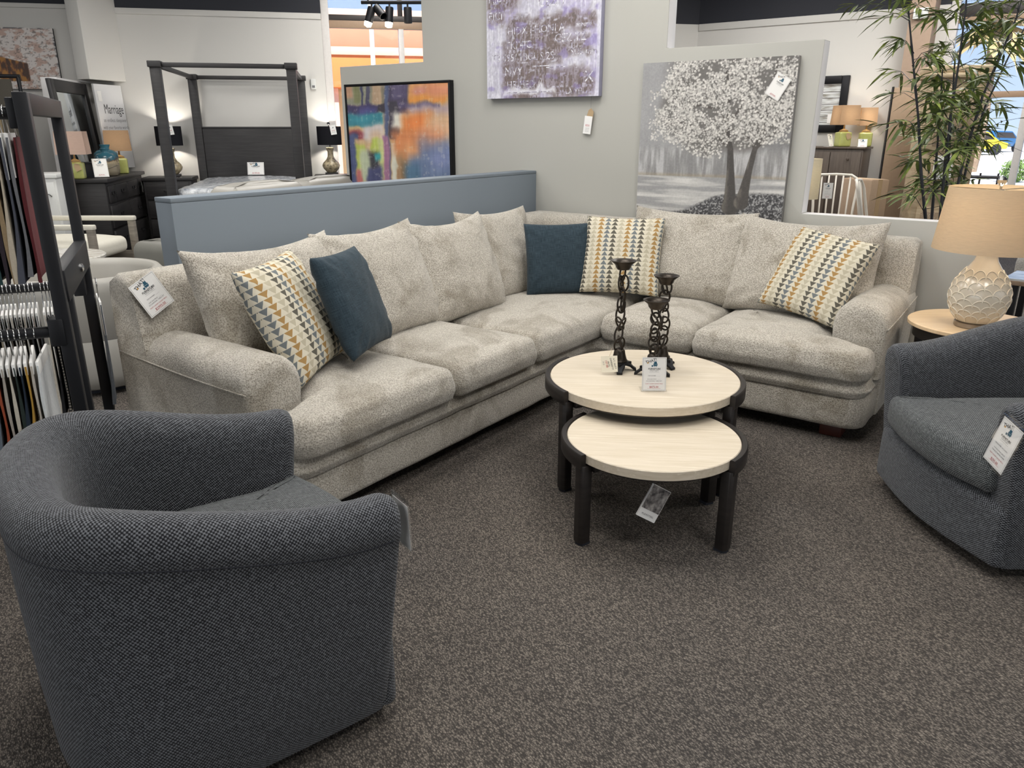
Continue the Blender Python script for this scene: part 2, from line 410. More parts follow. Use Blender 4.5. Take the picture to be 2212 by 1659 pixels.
# stepped grey display wall
wp = [(-5.285, 0), (-.33, 0), (-.33, 1.01), (-1.309, 1.01), (-1.293, 1.98), (-2.262, 1.985), (-2.262, 3.3), (-4.333, 3.3), (-4.333, 1.998), (-5.285, 2.0)]
mb = MB(); n = len(wp)
mb.add([(x, z, d) for d in (-.12, 0) for x, z in wp], [tuple(reversed(range(n))), tuple(range(n, 2*n))], 0, None, XZ)
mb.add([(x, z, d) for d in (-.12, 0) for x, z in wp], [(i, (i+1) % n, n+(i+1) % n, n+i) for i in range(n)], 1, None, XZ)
struct(mb.build('wall_back', [M['wall'], M['trim']], weld=True, bevel=.004, smooth=30))  # edge faces whiter than the front paint: window light put into the colour
for x, z in ((-2.03, 1.96), (-1.79, 1.955), (-4.17, 1.93), (-4.05, 1.915)):
    pass
struct(MB().box(-3.38, 1.93, 0, -3.25, 4.85, 1.185).build('wall_left', M['blue'], bevel=.004))
struct(MB().box(-3.381, 1.929, 1.185, -3.249, 4.849, 1.206).build('trim_2', M['blue'], bevel=.004))
# bedroom walls
struct(zbox(-7, 0, 0, 1.8, .15, 2.93).build('wall_north', M['wall_white']))
struct(zbox(-7, .0, 2.93, 1.8, .15, 3.9).build('wall_upper', M['dark']))
struct(zbox(-.7, -.02, 2.86, 1.8, 0, 2.93).build('trim_3', M['wall_white'], bevel=.004))
struct(zbox(-7, -.02, 2.9, -1.1, 0, 2.95).build('trim_4', M['wall_white'], bevel=.004))
struct(zbox(6.0, 0, 0, 7.3, .15, 2.93).build('wall_pier', M['wall_white']))
struct(zbox(6.0, 0, 2.93, 7.3, .15, 3.9).build('wall_pier_upper', M['dark']))
struct(MB().prism([(-1.14, -.42), (-.98, -.5), (-.69, 0), (-1.14, 0)], 2.07, 3.9, 0, ZM).build('wall_column', M['wall_white'], bevel=.006))
struct(zbox(-1.3, -1.2, 0, -1.13, -.02, 2.05).build('wall_partition', M['trim'], bevel=.006))
# far right wall
struct(MB().box(-5.0, 11.4, 0, -1.6, 11.55, 2.93).build('wall_east', M['wall_white']))
struct(MB().box(-5.0, 11.4, 2.93, -1.6, 11.55, 3.9).build('wall_east_upper', M['dark']))
struct(MB().box(-4.82, 11.375, 2.84, -1.6, 11.4, 2.93).build('trim_5', M['wall_white'], bevel=.004))
struct(MB().box(2.3, 11.4, 0, 8, 11.55, 3.9).build('wall_east_end', M['wall_white']))
struct(MB().box(-16, -8.15, 0, 8, -8, 3.9).build('wall_south', M['wall_white'])); struct(MB().box(8, -8, 0, 8.15, 11.4, 3.9).build('wall_right', M['wall_white']))
struct(MB().box(-16.15, -8, 0, -16, A0.y, 3.9).build('wall_west', M['wall_white'])); struct(MB().box(-16, A0.y, 0, A0.x, A0.y+.15, 3.9).build('wall_west_end', M['wall_white']))
# windows
M['frame_dark'] = plain('dark_window_frame', '3a3432', .45, .2, .05); M['frame_light'] = plain('light_window_frame', 'd6d2cf', .5)
M['frame_tan'] = plain('tan_window_rail', 'a58a72', .5)
def zw(name, mat, par, *b): return zbox(*b).build(name, mat, par, world=True, bevel=.004)
w1 = struct(zbox(1.8, .02, 0, 1.9, .14, 3.9).build('window_1', M['frame_light'], bevel=.006))
zw('header', M['frame_dark'], w1, 1.9, .03, 2.86, 6, .13, 2.93); zw('header_rail', M['frame_tan'], w1, 1.9, .03, 2.77, 6, .13, 2.86)
zw('sill', M['frame_light'], w1, 1.9, .02, 0, 6, .14, .12); zw('head', M['frame_dark'], w1, 1.9, .02, 3.8, 6, .14, 3.9)
for x in (2.84, 3.9, 4.95, 5.95): zw('mullion', M['frame_light'], w1, x-.035, .02, .12, x+.035, .14, 2.77); zw('mullion', M['frame_dark'], w1, x-.03, .03, 2.93, x+.03, .13, 3.8)
zw('pane', M['pane'], w1, 1.9, .07, .12, 6, .078, 2.77); zw('pane', M['pane'], w1, 1.9, .07, 2.93, 6, .078, 3.8)
def wbox(name, mat, par, *b): return MB().box(*b).build(name, mat, par, world=True, bevel=.004)
w2 = struct(MB().box(-1.6, 11.42, 0, -1.5, 11.54, 3.9).build('window_2', M['frame_light'], bevel=.006))
wbox('header', M['frame_dark'], w2, -1.5, 11.42, 2.78, 2.3, 11.54, 2.93); wbox('header_rail', M['frame_tan'], w2, -1.5, 11.42, 2.72, 2.3, 11.54, 2.78)
wbox('transom', M['frame_tan'], w2, -1.5, 11.42, 1.86, 2.3, 11.54, 1.93); wbox('sill', M['frame_light'], w2, -1.5, 11.42, 0, 2.3, 11.54, .12)
wbox('head', M['frame_dark'], w2, -1.5, 11.42, 3.8, 2.3, 11.54, 3.9)
for x in (-.62, .5, 1.5): wbox('mullion', M['frame_light'], w2, x-.04, 11.42, .12, x+.04, 11.54, 2.72)
for a, b in ((.12, 1.86), (1.93, 2.72), (2.93, 3.8)): wbox('pane', M['pane'], w2, -1.5, 11.47, a, 2.3, 11.478, b)
# ---------------------------------------------------------------- outdoors
M['pave'] = plain('pale_concrete', 'cfcac2', .9, var=.05, scale=1.5); M['stucco'] = plain('orange_stucco', 'e0824c', .9, var=.05, scale=3); M['stucco2'] = plain('coral_stucco', 'e08a70', .9, var=.04, scale=3)
M['stucco3'] = plain('pale_pink_stucco', 'e8b9a4', .9); M['cream_stucco'] = plain('cream_stucco', 'e9d9ae', .9)
struct(MB().box(-70, -30, -.3, 70, 150, -.055).build('ground', M['pave']))
b = thing('shop_building', 'orange and coral stucco building seen through the window above the bed lamp', 'building', zl(8, 11), ZA)
def bl(name, mat, *bx): return MB().box(*bx).build(name, mat, b, bevel=.02)
bl('wall', M['cream_stucco'], -14, 1.2, 0, 1, 5, 2.6); bl('fascia', M['stucco'], -14, 0, 2.55, 1, 5, 3.35); bl('band', M['stucco3'], -14.05, -.06, 3.35, 1.05, 5, 3.55)
bl('upper_wall', M['stucco2'], -14, .02, 3.55, 1, 5, 4.1); bl('cornice', M['stucco3'], -14.1, -.1, 4.45, 1.1, 5, 4.2)
for x in (-9, -6.2, -3.4, -.6): bl('pier', M['stucco3'], x-.15, .3, 0, x+.15, 1.2, 2.55)
lp = thing('white_pole', 'thin white pole standing outside in front of the orange building', 'pole', at_d(799, 0, 16).to_2d().to_3d(), ZA)
MB().tube([(0, 0, -.05), (0, 0, 6)], .045, 10).build('post', M['trim'], lp); MB().lathe([(.16, -.05), (.16, .1), (.05, .2)], 16).build('foot', M['frame_dark'], lp)  # thin white upright outside the shop window
M['bark'] = wood('palm_bark', '6f5c4c', 'a08c78', (8, 8, 3), .9); M['frond'] = plain('palm_frond', 'a8946a', .7, var=.2); M['shrub'] = plain('shrub_green', '6f8a4a', .8, var=.25)
def palm(px, py, D, h, lab):
    p = at_d(px, py, D); t = thing('palm_tree', lab, 'tree', (p.x, p.y, -.05)); rnd = random.Random(int(px))
    MB().tube([(.1*math.sin(i*.5), 0, h*i/8) for i in range(9)], [.22-.01*i for i in range(9)], 10).build('trunk', M['bark'], t)
    mb = MB()
    for k in range(26):
        a = rnd.uniform(0, 2*PI); el = rnd.uniform(-.5, 1.2); L = rnd.uniform(1.6, 2.4)
        d = Vector((math.cos(a), math.sin(a), 0)); s = Vector((-d.y, d.x, 0)); pts = []
        for i in range(7):
            q = i/6; pts.append(Vector((0, 0, h)) + d*L*q*math.cos(el*(1-q*.4)) + UP*(L*q*math.sin(el)-L*.55*q*q))
        for i in range(6):
            w0, w1 = .3*math.sin(PI*min(1, .15+i/6)), .3*math.sin(PI*min(1, .15+(i+1)/6))
            mb.add([pts[i]-s*w0-UP*w0*.4, pts[i], pts[i]+s*w0-UP*w0*.4, pts[i+1]+s*w1-UP*w1*.4, pts[i+1], pts[i+1]-s*w1-UP*w1*.4], [(0, 1, 4, 5), (1, 2, 3, 4)])
    mb.build('crown', M['frond'], t, recalc=False)
palm(2112, 280, 30, 5.1, 'palm tree with tan fronds seen through the window behind the bamboo')
def car(px, D, rz, col, lab):
    p = at_d(px, 280, D); t = thing('car', lab, 'car', (p.x, p.y, -.05), rz); bm = plain('car_paint_'+col, col, .25, .1, .02, coat=.5)
    side = [(-2.1, .35), (2.1, .35), (2.15, .7), (1.5, .86), (.7, 1.38), (-1.0, 1.42), (-1.8, .98), (-2.15, .9)]
    X = Matrix(((1, 0, 0, 0), (0, 0, 1, 0), (0, 1, 0, 0), (0, 0, 0, 1)))
    MB().prism(side, -.85, .85, 0, X).build('body', bm, t, bevel=.08, seg=3)
    MB().prism([(-.95, .98), (1.15, .92), (.66, 1.3), (-.9, 1.33)], -.87, .87, 0, X).build('side_window', M['frame_dark'], t, bevel=.02)
    for x in (-1.35, 1.35):
        for y in (-.8, .8):
            MB().lathe([(.2, -.1), (.33, -.09), (.33, .09), (.2, .1)], 20, 0, Matrix.Translation((x, y, .33)) @ Matrix.Rotation(PI/2, 4, 'X')).build('wheel', M['dark'], t)
car(2095, 50, R(40), 'd9c23a', 'yellow car parked outside the window behind the bamboo')
car(2150, 56, R(60), '2d5f8f', 'blue car parked outside the window, right of the yellow car')
def shrub(px, py, D, r, h, lab):
    p = at_d(px, py, D); mb = MB(); rnd = random.Random(int(px)); 
    for k in range(700):
        v = Vector((rnd.gauss(0, 1), rnd.gauss(0, 1), rnd.gauss(0, 1))).normalized() * rnd.uniform(.6, 1)
        c = Vector((v.x*r, v.y*r, h/2+v.z*h/2)); s = Vector((rnd.gauss(0, 1), rnd.gauss(0, 1), rnd.gauss(0, 1))).normalized()*r*.12; u = v.orthogonal().normalized()*r*.07
        mb.add([c-s, c+u, c+s, c-u], [(0, 1, 2, 3)])
    t = thing('shrub', lab, 'shrub', (p.x, p.y, -.05)); mb.build('foliage', M['shrub'], t, recalc=False)
    MB().tube([(0, 0, 0), (0, 0, h*.6)], .05, 6).build('stem', M['bark'], t)
shrub(2078, 262, 44, 1.2, 2.3, 'round green shrub beyond the yellow car outside the window')
shrub(2196, 365, 24, .45, .7, 'small green shrub outside the window at the right edge')
rl = at_d(2020, 440, 12.6); t = thing('railing', 'dark metal railing outside the window behind the bamboo stems', 'railing', (rl.x, 11.95, -.05))
for z in (.55, .95): MB().tube([(-.9, 0, z), (1.0, 0, z)], .02, 8).build('rail', M['frame_dark'], t)
for i in range(10): MB().tube([(-.85+i*.2, 0, 0), (-.85+i*.2, 0, 1.0)], .012, 6).build('baluster', M['frame_dark'], t)
# ---------------------------------------------------------------- world, sun, room lights, camera
wd = bpy.data.worlds.new('sky'); bpy.context.scene.world = wd; wd.use_nodes = True; wt = wd.node_tree
tcw = wt.nodes.new('ShaderNodeTexCoord'); sx = wt.nodes.new('ShaderNodeSeparateXYZ'); rp = wt.nodes.new('ShaderNodeValToRGB')
wt.links.new(tcw.outputs['Generated'], sx.inputs[0]); wt.links.new(sx.outputs[2], rp.inputs[0]); e = rp.color_ramp.elements
e[0].position = 0; e[0].color = (.62, .75, .95, 1); e[1].position = .35; e[1].color = (.18, .36, .80, 1)
bg = wt.nodes['Background']; wt.links.new(rp.outputs[0], bg.inputs[0]); bg.inputs[1].default_value = 1.1
sl = bpy.data.lights.new('sun', 'SUN'); sl.energy = 9; sl.angle = R(.6); sl.color = (1, .95, .86); so = bpy.data.objects.new('sun', sl); COL.objects.link(so)
so.rotation_euler = Vector((-.35, .6, -.85)).to_track_quat('-Z', 'Y').to_euler()
def area(name, loc, sx, sy, en, col=(1, .97, .92), target=None):
    l = bpy.data.lights.new(name, 'AREA'); l.shape = 'RECTANGLE'; l.size = sx; l.size_y = sy; l.energy = en; l.color = col
    o = bpy.data.objects.new(name, l); COL.objects.link(o); o.location = loc
    if target is not None: o.rotation_euler = (Vector(target)-Vector(loc)).to_track_quat('-Z', 'Y').to_euler()
    return o
area('fill_light', (-2.5, -7.6, 2.0), 9, 3, 230, (.95, .98, 1), (-2.5, 0, 1.2)); area('fill_light', (7.6, 2.5, 2.0), 7, 3, 90, (.95, .98, 1), (0, 3, 1.0))  # unseen fill lights added behind and right of the camera, no window there
for i, (x, y) in enumerate(((-.8, .9), (-2.3, 1.9), (-.6, 3.0), (-2.2, 3.7), (-3.8, 3.0), (-5.6, 1.6), (-7.6, 3.6), (-5.6, 6.0), (-7.0, 7.0), (-2.6, 7.6), (-.8, 8.6), (1.2, 5.2), (-4.2, -.6), (1.2, 1.2), (-3.4, 9.6), (-1.2, 9.9))):  # unseen lamps; last two added to brighten the far right wall
    area('ceiling_lamp', (x, y, 3.6), .9, .9, LAMP*(1.0 if i < 5 else 1.5))
def point(loc, en, col, r=.03):
    l = bpy.data.lights.new('lamp_bulb', 'POINT'); l.energy = en; l.color = col; l.shadow_soft_size = r
    o = bpy.data.objects.new('lamp_bulb', l); COL.objects.link(o); o.location = loc; return o
cd = bpy.data.cameras.new('camera'); cd.sensor_width = 36; cd.lens = FPX*36/2212; cd.clip_start = .05; cd.clip_end = 300
co = bpy.data.objects.new('camera', cd); COL.objects.link(co)
co.matrix_world = Matrix(((RT.x, U3.x, -F3.x, 0), (RT.y, U3.y, -F3.y, 0), (RT.z, U3.z, -F3.z, EYE), (0, 0, 0, 1)))
sc = bpy.context.scene; sc.camera = co
sc.view_settings.view_transform = 'Standard'; sc.view_settings.look = 'None'; sc.view_settings.gamma = 1; sc.view_settings.exposure = 0.12; sc.view_settings.use_curve_mapping = False
sc.cycles.max_bounces = 6; sc.cycles.diffuse_bounces = 3; sc.cycles.glossy_bounces = 3; sc.cycles.transparent_max_bounces = 12; sc.cycles.caustics_reflective = False; sc.cycles.caustics_refractive = False
sc.cycles.use_denoising = True; sc.cycles.sample_clamp_indirect = 4
# ---------------------------------------------------------------- sectional sofa
S = thing('sectional_sofa', 'large beige boucle corner sectional sofa against the blue-grey half wall and the grey wall', 'sofa', (-2.15, 3.82, 0))
def soft(name, out, z0, z1, r, crown, cr=.05, mat='sofa', c=None, jit=.004, par=S, rb=None, belly=0.0, js=6):
    mb = MB(); pad(mb, rounded([Vector(p) for p in out], cr), z0, z1, r, crown, c, rb=rb, belly=belly)
    return mb.build(name, M[mat], par, world=True, smooth=180, jitter=jit, jscale=js)
Lp = [(-3.19, 1.58), (-2.15, 1.58), (-2.15, 3.82), (-.62, 3.82), (-.62, 4.79), (-3.19, 4.79)]
soft('base_panel', Lp, .075, .25, .03, 0, [.03, .10, .03, .10, .03, .03], c=(-2.75, 4.3), belly=.004)
Lb = [(-3.18, 1.60), (-2.135, 1.60), (-2.135, 3.805), (-.63, 3.805), (-.63, 4.78), (-3.18, 4.78)]
soft('deck_band', Lb, .240, .338, .04, 0, [.03, .10, .03, .10, .03, .03], c=(-2.75, 4.3), belly=.012, rb=.02)
# back frames: slab leaning slightly, rounded top
def backframe(name, axis, a, b):
    prof = [(0, .30), (0, .66), (.008, .672), (0, .684), (0, .88), (.012, .915), (.045, .93), (.13, .925), (.165, .905), (.18, .87), (.25, .45), (.26, .30)]
    mb = MB(); rings = []
    steps = [0, .03] + [.03+(abs(b-a)-.06)*i/14 for i in range(1, 14)] + [abs(b-a)-.03, abs(b-a)]
    for s in steps:
        e = min(s, abs(b-a)-s); ins = .02*(1-min(1, e/.03)); rg = []
        for d, z in prof:
            q = d+(.1-d)*ins*1.2; zz = z-ins*(1 if z > .5 else 0); t = a+s*(1 if b > a else -1)
            rg.append((-3.2+q, t, zz) if axis == 'Y' else (t, 4.8-q, zz))
        rings.append(rg)
    mb.rings(rings, 0, None, True, True, True); return mb.build(name, M['sofa'], S, world=True, smooth=60, jitter=.004, jscale=5)
backframe('back_frame', 'Y', 1.57, 4.79); backframe('back_frame', 'X', -3.19, -.615)
# arms: arched roll over a side panel
def arm(side):
    pf = []
    for i in range(15):
        a = PI*i/14; pf.append((.125-.132*math.cos(a)*1.0, .555+.125*math.sin(a)**.8))
    pf = [(.0, .30), (-.005, .45)] + pf + [(.25, .45), (.25, .30)]
    mb = MB(); rings = []; L = .86 if side == 'L' else .80
    for s, ins in ((0, 0), (.2, 0), (.4, 0), (L-.05, 0), (L-.02, .008), (L-.004, .022), (L+.004, .05)):
        rg = []
        for d, z in pf:
            q = d+(.125-d)*ins*4; zz = z-(ins if z > .5 else 0)+.012*math.sin(s*3)
            rg.append((-3.18+s, 1.57+q, zz) if side == 'L' else (-.605-q, 4.78-s, zz))
        rings.append(rg)
    mb.rings(rings, 0, None, True, True, True); mb.build('arm', M['sofa'], S, world=True, smooth=70, jitter=.005, jscale=5)
    mb = MB()
    if side == 'L': mb.box(-3.185, 1.572, .09, -2.40, 1.62, .56)
    else: mb.box(-.655, 4.08, .09, -.607, 4.785, .56)
    mb.build('side_panel', M['sofa'], S, world=True, bevel=.015, seg=3, smooth=60)
    pts = [(-3.18+s, 1.5625, .60-.03*math.sin(s*2)) if side == 'L' else (-.5985, 4.78-s, .60-.03*math.sin(s*2)) for s in [L*i/12 for i in range(13)]]
    MB().tube(pts, .0035, 6).build('arm_seam', M['sofa'], S, world=True, smooth=180)
arm('L'); arm('R')
# seat cushions
soft('seat_cushion', [(-2.95, 1.84), (-2.30, 1.84), (-2.30, 1.62), (-2.09, 1.62), (-2.09, 2.50), (-2.95, 2.50)], .335, .488, .055, .035, [.03, .04, .07, .09, .05, .03], c=(-2.35, 2.15), belly=.010, rb=.022)
soft('seat_cushion', [(-2.95, 2.51), (-2.09, 2.51), (-2.09, 3.16), (-2.95, 3.16)], .335, .488, .055, .035, .05, belly=.010, rb=.022)
soft('seat_cushion', [(-2.95, 3.17), (-2.09, 3.17), (-2.09, 3.86), (-2.11, 4.58), (-2.95, 4.58)], .335, .488, .055, .03, .05, belly=.010, rb=.022)
soft('seat_cushion', [(-2.08, 3.77), (-1.525, 3.77), (-1.525, 4.56), (-2.08, 4.56)], .335, .488, .055, .035, .05, belly=.010, rb=.022)
soft('seat_cushion', [(-1.515, 3.77), (-.625, 3.77), (-.625, 3.965), (-.86, 3.965), (-.86, 4.56), (-1.515, 4.56)], .335, .488, .055, .035, [.05, .09, .06, .04, .03, .03], c=(-1.2, 4.0), belly=.010, rb=.022)
# loose back cushions
def backc(c, yaw, tilt, roll, W, H, T, seed, te=.17):
    mb = MB(); pillow(mb, W, H, T, .05, 26, face_frame(c, yaw, tilt, roll), .22, te, seed, .010)
    return mb.build('back_cushion', M['sofa'], S, world=True, smooth=180, weld=True)
backc((-2.80, 2.12, .755), 2, 22, 0, .80, .60, .24, 1); backc((-2.80, 2.745, .755), 0, 21, 1, .70, .60, .24, 2, .14)
backc((-2.785, 3.33, .75), -1, 20, 0, .68, .60, .24, 3, .19); backc((-2.86, 3.87, .75), -3, 18, -1, .68, .58, .18, 4, .12)
backc((-1.865, 4.46, .755), -90, 18, 0, .80, .58, .24, 5, .11); backc((-1.16, 4.44, .755), -91, 20, 0, .82, .58, .24, 6, .17)
for x, y in ((-2.28, 1.75), (-3.08, 1.7), (-3.08, 4.68), (-.78, 3.95), (-.78, 4.68), (-2.25, 3.92)):
    MB().box(x-.055, y-.055, 0, x+.055, y+.055, .085).build('foot', M['mahogany'], S, world=True, bevel=.008)
# ---------------------------------------------------------------- throw pillows
def throw(name, label, c, yaw, tilt, roll, W, T, mat, rot=0, ear=.06, seed=0):
    mb = MB(); pillow(mb, W, W, T, ear, 26, face_frame(c, yaw, tilt, roll) @ Matrix.Rotation(rot, 4, 'Z'), 0, None, seed, .007)
    return tag(mb.build(name, M[mat], smooth=180, weld=True), label, 'pillow', 'throw pillows on the sectional')
throw('throw_pillow', 'triangle print throw pillow leaning against the left arm of the sectional', (-2.575, 2.015, .752), 26, 27, 2, .52, .17, 'tri', PI, .06, 11)
throw('throw_pillow', 'plain navy throw pillow beside the triangle print pillow at the left arm', (-2.50, 2.285, .775), 25, 21, -2, .46, .15, 'navy', 0, .05, 12)
throw('throw_pillow', 'plain navy throw pillow standing in the corner of the sectional', (-2.535, 4.06, .722), -44, 14, 0, .45, .13, 'navy', 0, .05, 13)
throw('throw_pillow', 'triangle print throw pillow upright beside the navy pillow in the sofa corner', (-2.19, 4.23, .755), -71.5, 22.6, 0, .49, .15, 'tri', 0, .05, 14)
throw('throw_pillow', 'triangle print throw pillow tipped against the right arm of the sectional', (-1.04, 4.28, .75), -106.6, 31, -7, .49, .15, 'tri', PI, .05, 15)
# ---------------------------------------------------------------- nesting coffee tables
def nest_table(name, label, c, rz, RR, H, th, seed_rot, half):
    t = thing(name, label, 'coffee table', (c[0], c[1], 0), rz, 'round nesting coffee tables'); ri = RR-.024
    mb = MB(); mb.lathe([(0, H-th), (ri-.004, H-th), (ri, H-th+.003), (ri, H-.003), (ri-.003, H), (0, H)], 96); mb.build('tabletop', M['trav'], t, smooth=40, weld=True)
    mb = MB(); mb.lathe([(0, H-th-.012), (ri-.02, H-th-.012), (ri-.02, H-th), (0, H-th)], 64); mb.build('underframe', M['espresso'], t, weld=True)
    for s in (0, 1):
        a0 = PI*s - (PI/2-half) + 0; a1 = PI*s + (PI/2-half); rings = []; K = 40
        zt = H+.002; zb = H-.058
        for i in range(K+1):
            a = a0+(a1-a0)*i/K; ca, sa = math.cos(a), math.sin(a)
            rings.append([((r)*ca, (r)*sa, z) for r, z in ((ri+.001, zb+.004), (RR-.004, zb), (RR, zb+.005), (RR, zt-.005), (RR-.004, zt), (ri+.004, zt), (ri+.001, zt-.003))])
        mb = MB(); mb.rings(rings, 0, None, True, True, True); mb.build('rim', M['espresso'], t, smooth=40)
        for q in (a0, a1):
            sg = 1 if q == a0 else -1; rad = RR-.024
            Mt = Matrix.Rotation(q+sg*.055, 4, 'Z'); mb = MB()
            pl = [(rad-.026, -.024), (rad+.012, -.029), (rad+.022, -.014), (rad+.022, .014), (rad+.012, .029), (rad-.026, .024)]
            mb.prism(pl, .012, H-th-.006, 0, Mt); lg = mb.build('leg', M['espresso'], t, bevel=.003)
            MB().prism([(p[0]*.985, p[1]*.8) for p in pl], 0, .012, 0, Mt).build('foot_pad', M['dark'], lg)
    for k in range(2):
        mb = MB(); L = 2*(RR-.05); mb.box(-L/2, -.02, H-th-.035, L/2, .02, H-th-.012, 0, Matrix.Rotation(PI/2-half if k else PI/2+half, 4, 'Z')); mb.build('cross_bar', M['espresso'], t, bevel=.002)
    return t
nest_table('coffee_table', 'larger taller round coffee table with travertine top and dark rim, carrying candle holders', (-1.392, 2.950), R(31), .438, .462, .04, 0, R(53))
nest_table('coffee_table', 'smaller lower round coffee table with empty travertine top, nested at the front', (-1.141, 2.531), R(29.9), .355, .375, .038, 0, R(50.5))
# ---------------------------------------------------------------- candle holders
def candle(c, top, links, label, seed):
    t = thing('candle_holder', label, 'candle holder', (c[0], c[1], .4625), R(35.6)+seed*.7, 'chain link candle holders'); rnd = random.Random(seed); h = top-.4625
    mb = MB()
    for k in range(4):
        Mk = Matrix.Rotation(PI/4+PI/2*k, 4, 'Z')
        mb.rings([[(.018, -.028, .032), (.018, .028, .032), (.018, .028, .044), (.018, -.028, .044)], [(.048, -.024, .022), (.048, .024, .022), (.048, .024, .034), (.048, -.024, .034)],
                  [(.066, -.012, .004), (.066, .012, .004), (.066, .012, .018), (.066, -.012, .018)], [(.078, -.013, 0), (.078, .013, 0), (.078, .013, .010), (.078, -.013, .010)]], 0, None, True, True, True, Mk)
    mb.box(-.04, -.04, .028, .04, .04, .042); mb.build('base', M['iron'], t, bevel=.002)
    mb = MB(); mb.lathe([(.036, .040), (.038, .046), (.033, .054), (.027, .075), (.024, .092), (.016, .102), (.006, .106)], 24); mb.build('bell', M['bronze'], t)
    zc0, zc1 = .098, h-.036; step = (zc1-zc0)/links
    for i in range(links):
        zc = zc0+step*(i+.5); a = i*PI/2+rnd.uniform(-.5, .5); tl = rnd.uniform(-.45, .45); hw = rnd.uniform(.019, .026); hh = step*.80
        off = Vector((rnd.uniform(-.007, .007), rnd.uniform(-.007, .007), 0)); Mr = Matrix.Translation(off+UP*zc) @ Matrix.Rotation(a, 4, 'Z') @ Matrix.Rotation(tl, 4, 'X') @ Matrix.Rotation(rnd.uniform(-.3, .3), 4, 'Y')
        MB().tube([(hw*math.cos(q*2*PI/22), 0, hh*math.sin(q*2*PI/22)) for q in range(22)], .0044, 8, True, 0, Mr).build('chain_link', M['bronze'], t, smooth=180)
        if i % 2 == 0:
            Mr = Matrix.Translation(-off+UP*(zc+step*.1)) @ Matrix.Rotation(a+1.3, 4, 'Z') @ Matrix.Rotation(-tl, 4, 'X')
            MB().tube([(hw*.9*math.cos(q*2*PI/22), 0, hh*.95*math.sin(q*2*PI/22)) for q in range(22)], .0042, 8, True, 0, Mr).build('chain_link', M['bronze'], t, smooth=180)
    mb = MB(); mb.lathe([(.004, h-.042), (.026, h-.040), (.033, h-.030), (.037, h-.018), (.056, h-.003), (.057, h), (.053, h), (.034, h-.010), (.030, h-.014), (0, h-.013)], 36); mb.build('candle_plate', M['bronze'], t)
    return t
candle((-1.520, 2.955), .960, 8, 'tallest chain link candle holder with a paper tag, on the round table', 1)
candle((-1.389, 3.118), .884, 7, 'rear chain link candle holder of middle height behind the price stand', 2)
candle((-1.361, 2.968), .804, 6, 'shortest chain link candle holder directly behind the price stand', 3)
# ---------------------------------------------------------------- price cards
def emblem(mb, x, y, s, mat=0, MM=None):
    def rr(x0, y0, x1, y1): mb.add([(x+x0*s, y+y0*s, .0006), (x+x1*s, y+y0*s, .0006), (x+x1*s, y+y1*s, .0006), (x+x0*s, y+y1*s, .0006)], [(0, 1, 2, 3)], mat, None, MM)
    def octa(x0, y0, x1, y1, r): 
        P = [(x0+r, y0), (x1-r, y0), (x1, y0+r), (x1, y1-r), (x1-r, y1), (x0+r, y1), (x0, y1-r), (x0, y0+r)]
        mb.add([(x+a*s, y+b*s, .0006) for a, b in P], [tuple(range(8))], mat, None, MM)
    octa(-.12, .12, .62, .9, .1); octa(-.28, -.3, -.10, .42, .08); octa(.60, -.3, .78, .42, .08); octa(-.12, -.36, .62, .08, .06)
    rr(-.1, -.6, -.02, -.36); rr(.52, -.6, .6, -.36); octa(-.78, -.5, -.34, -.06, .05)
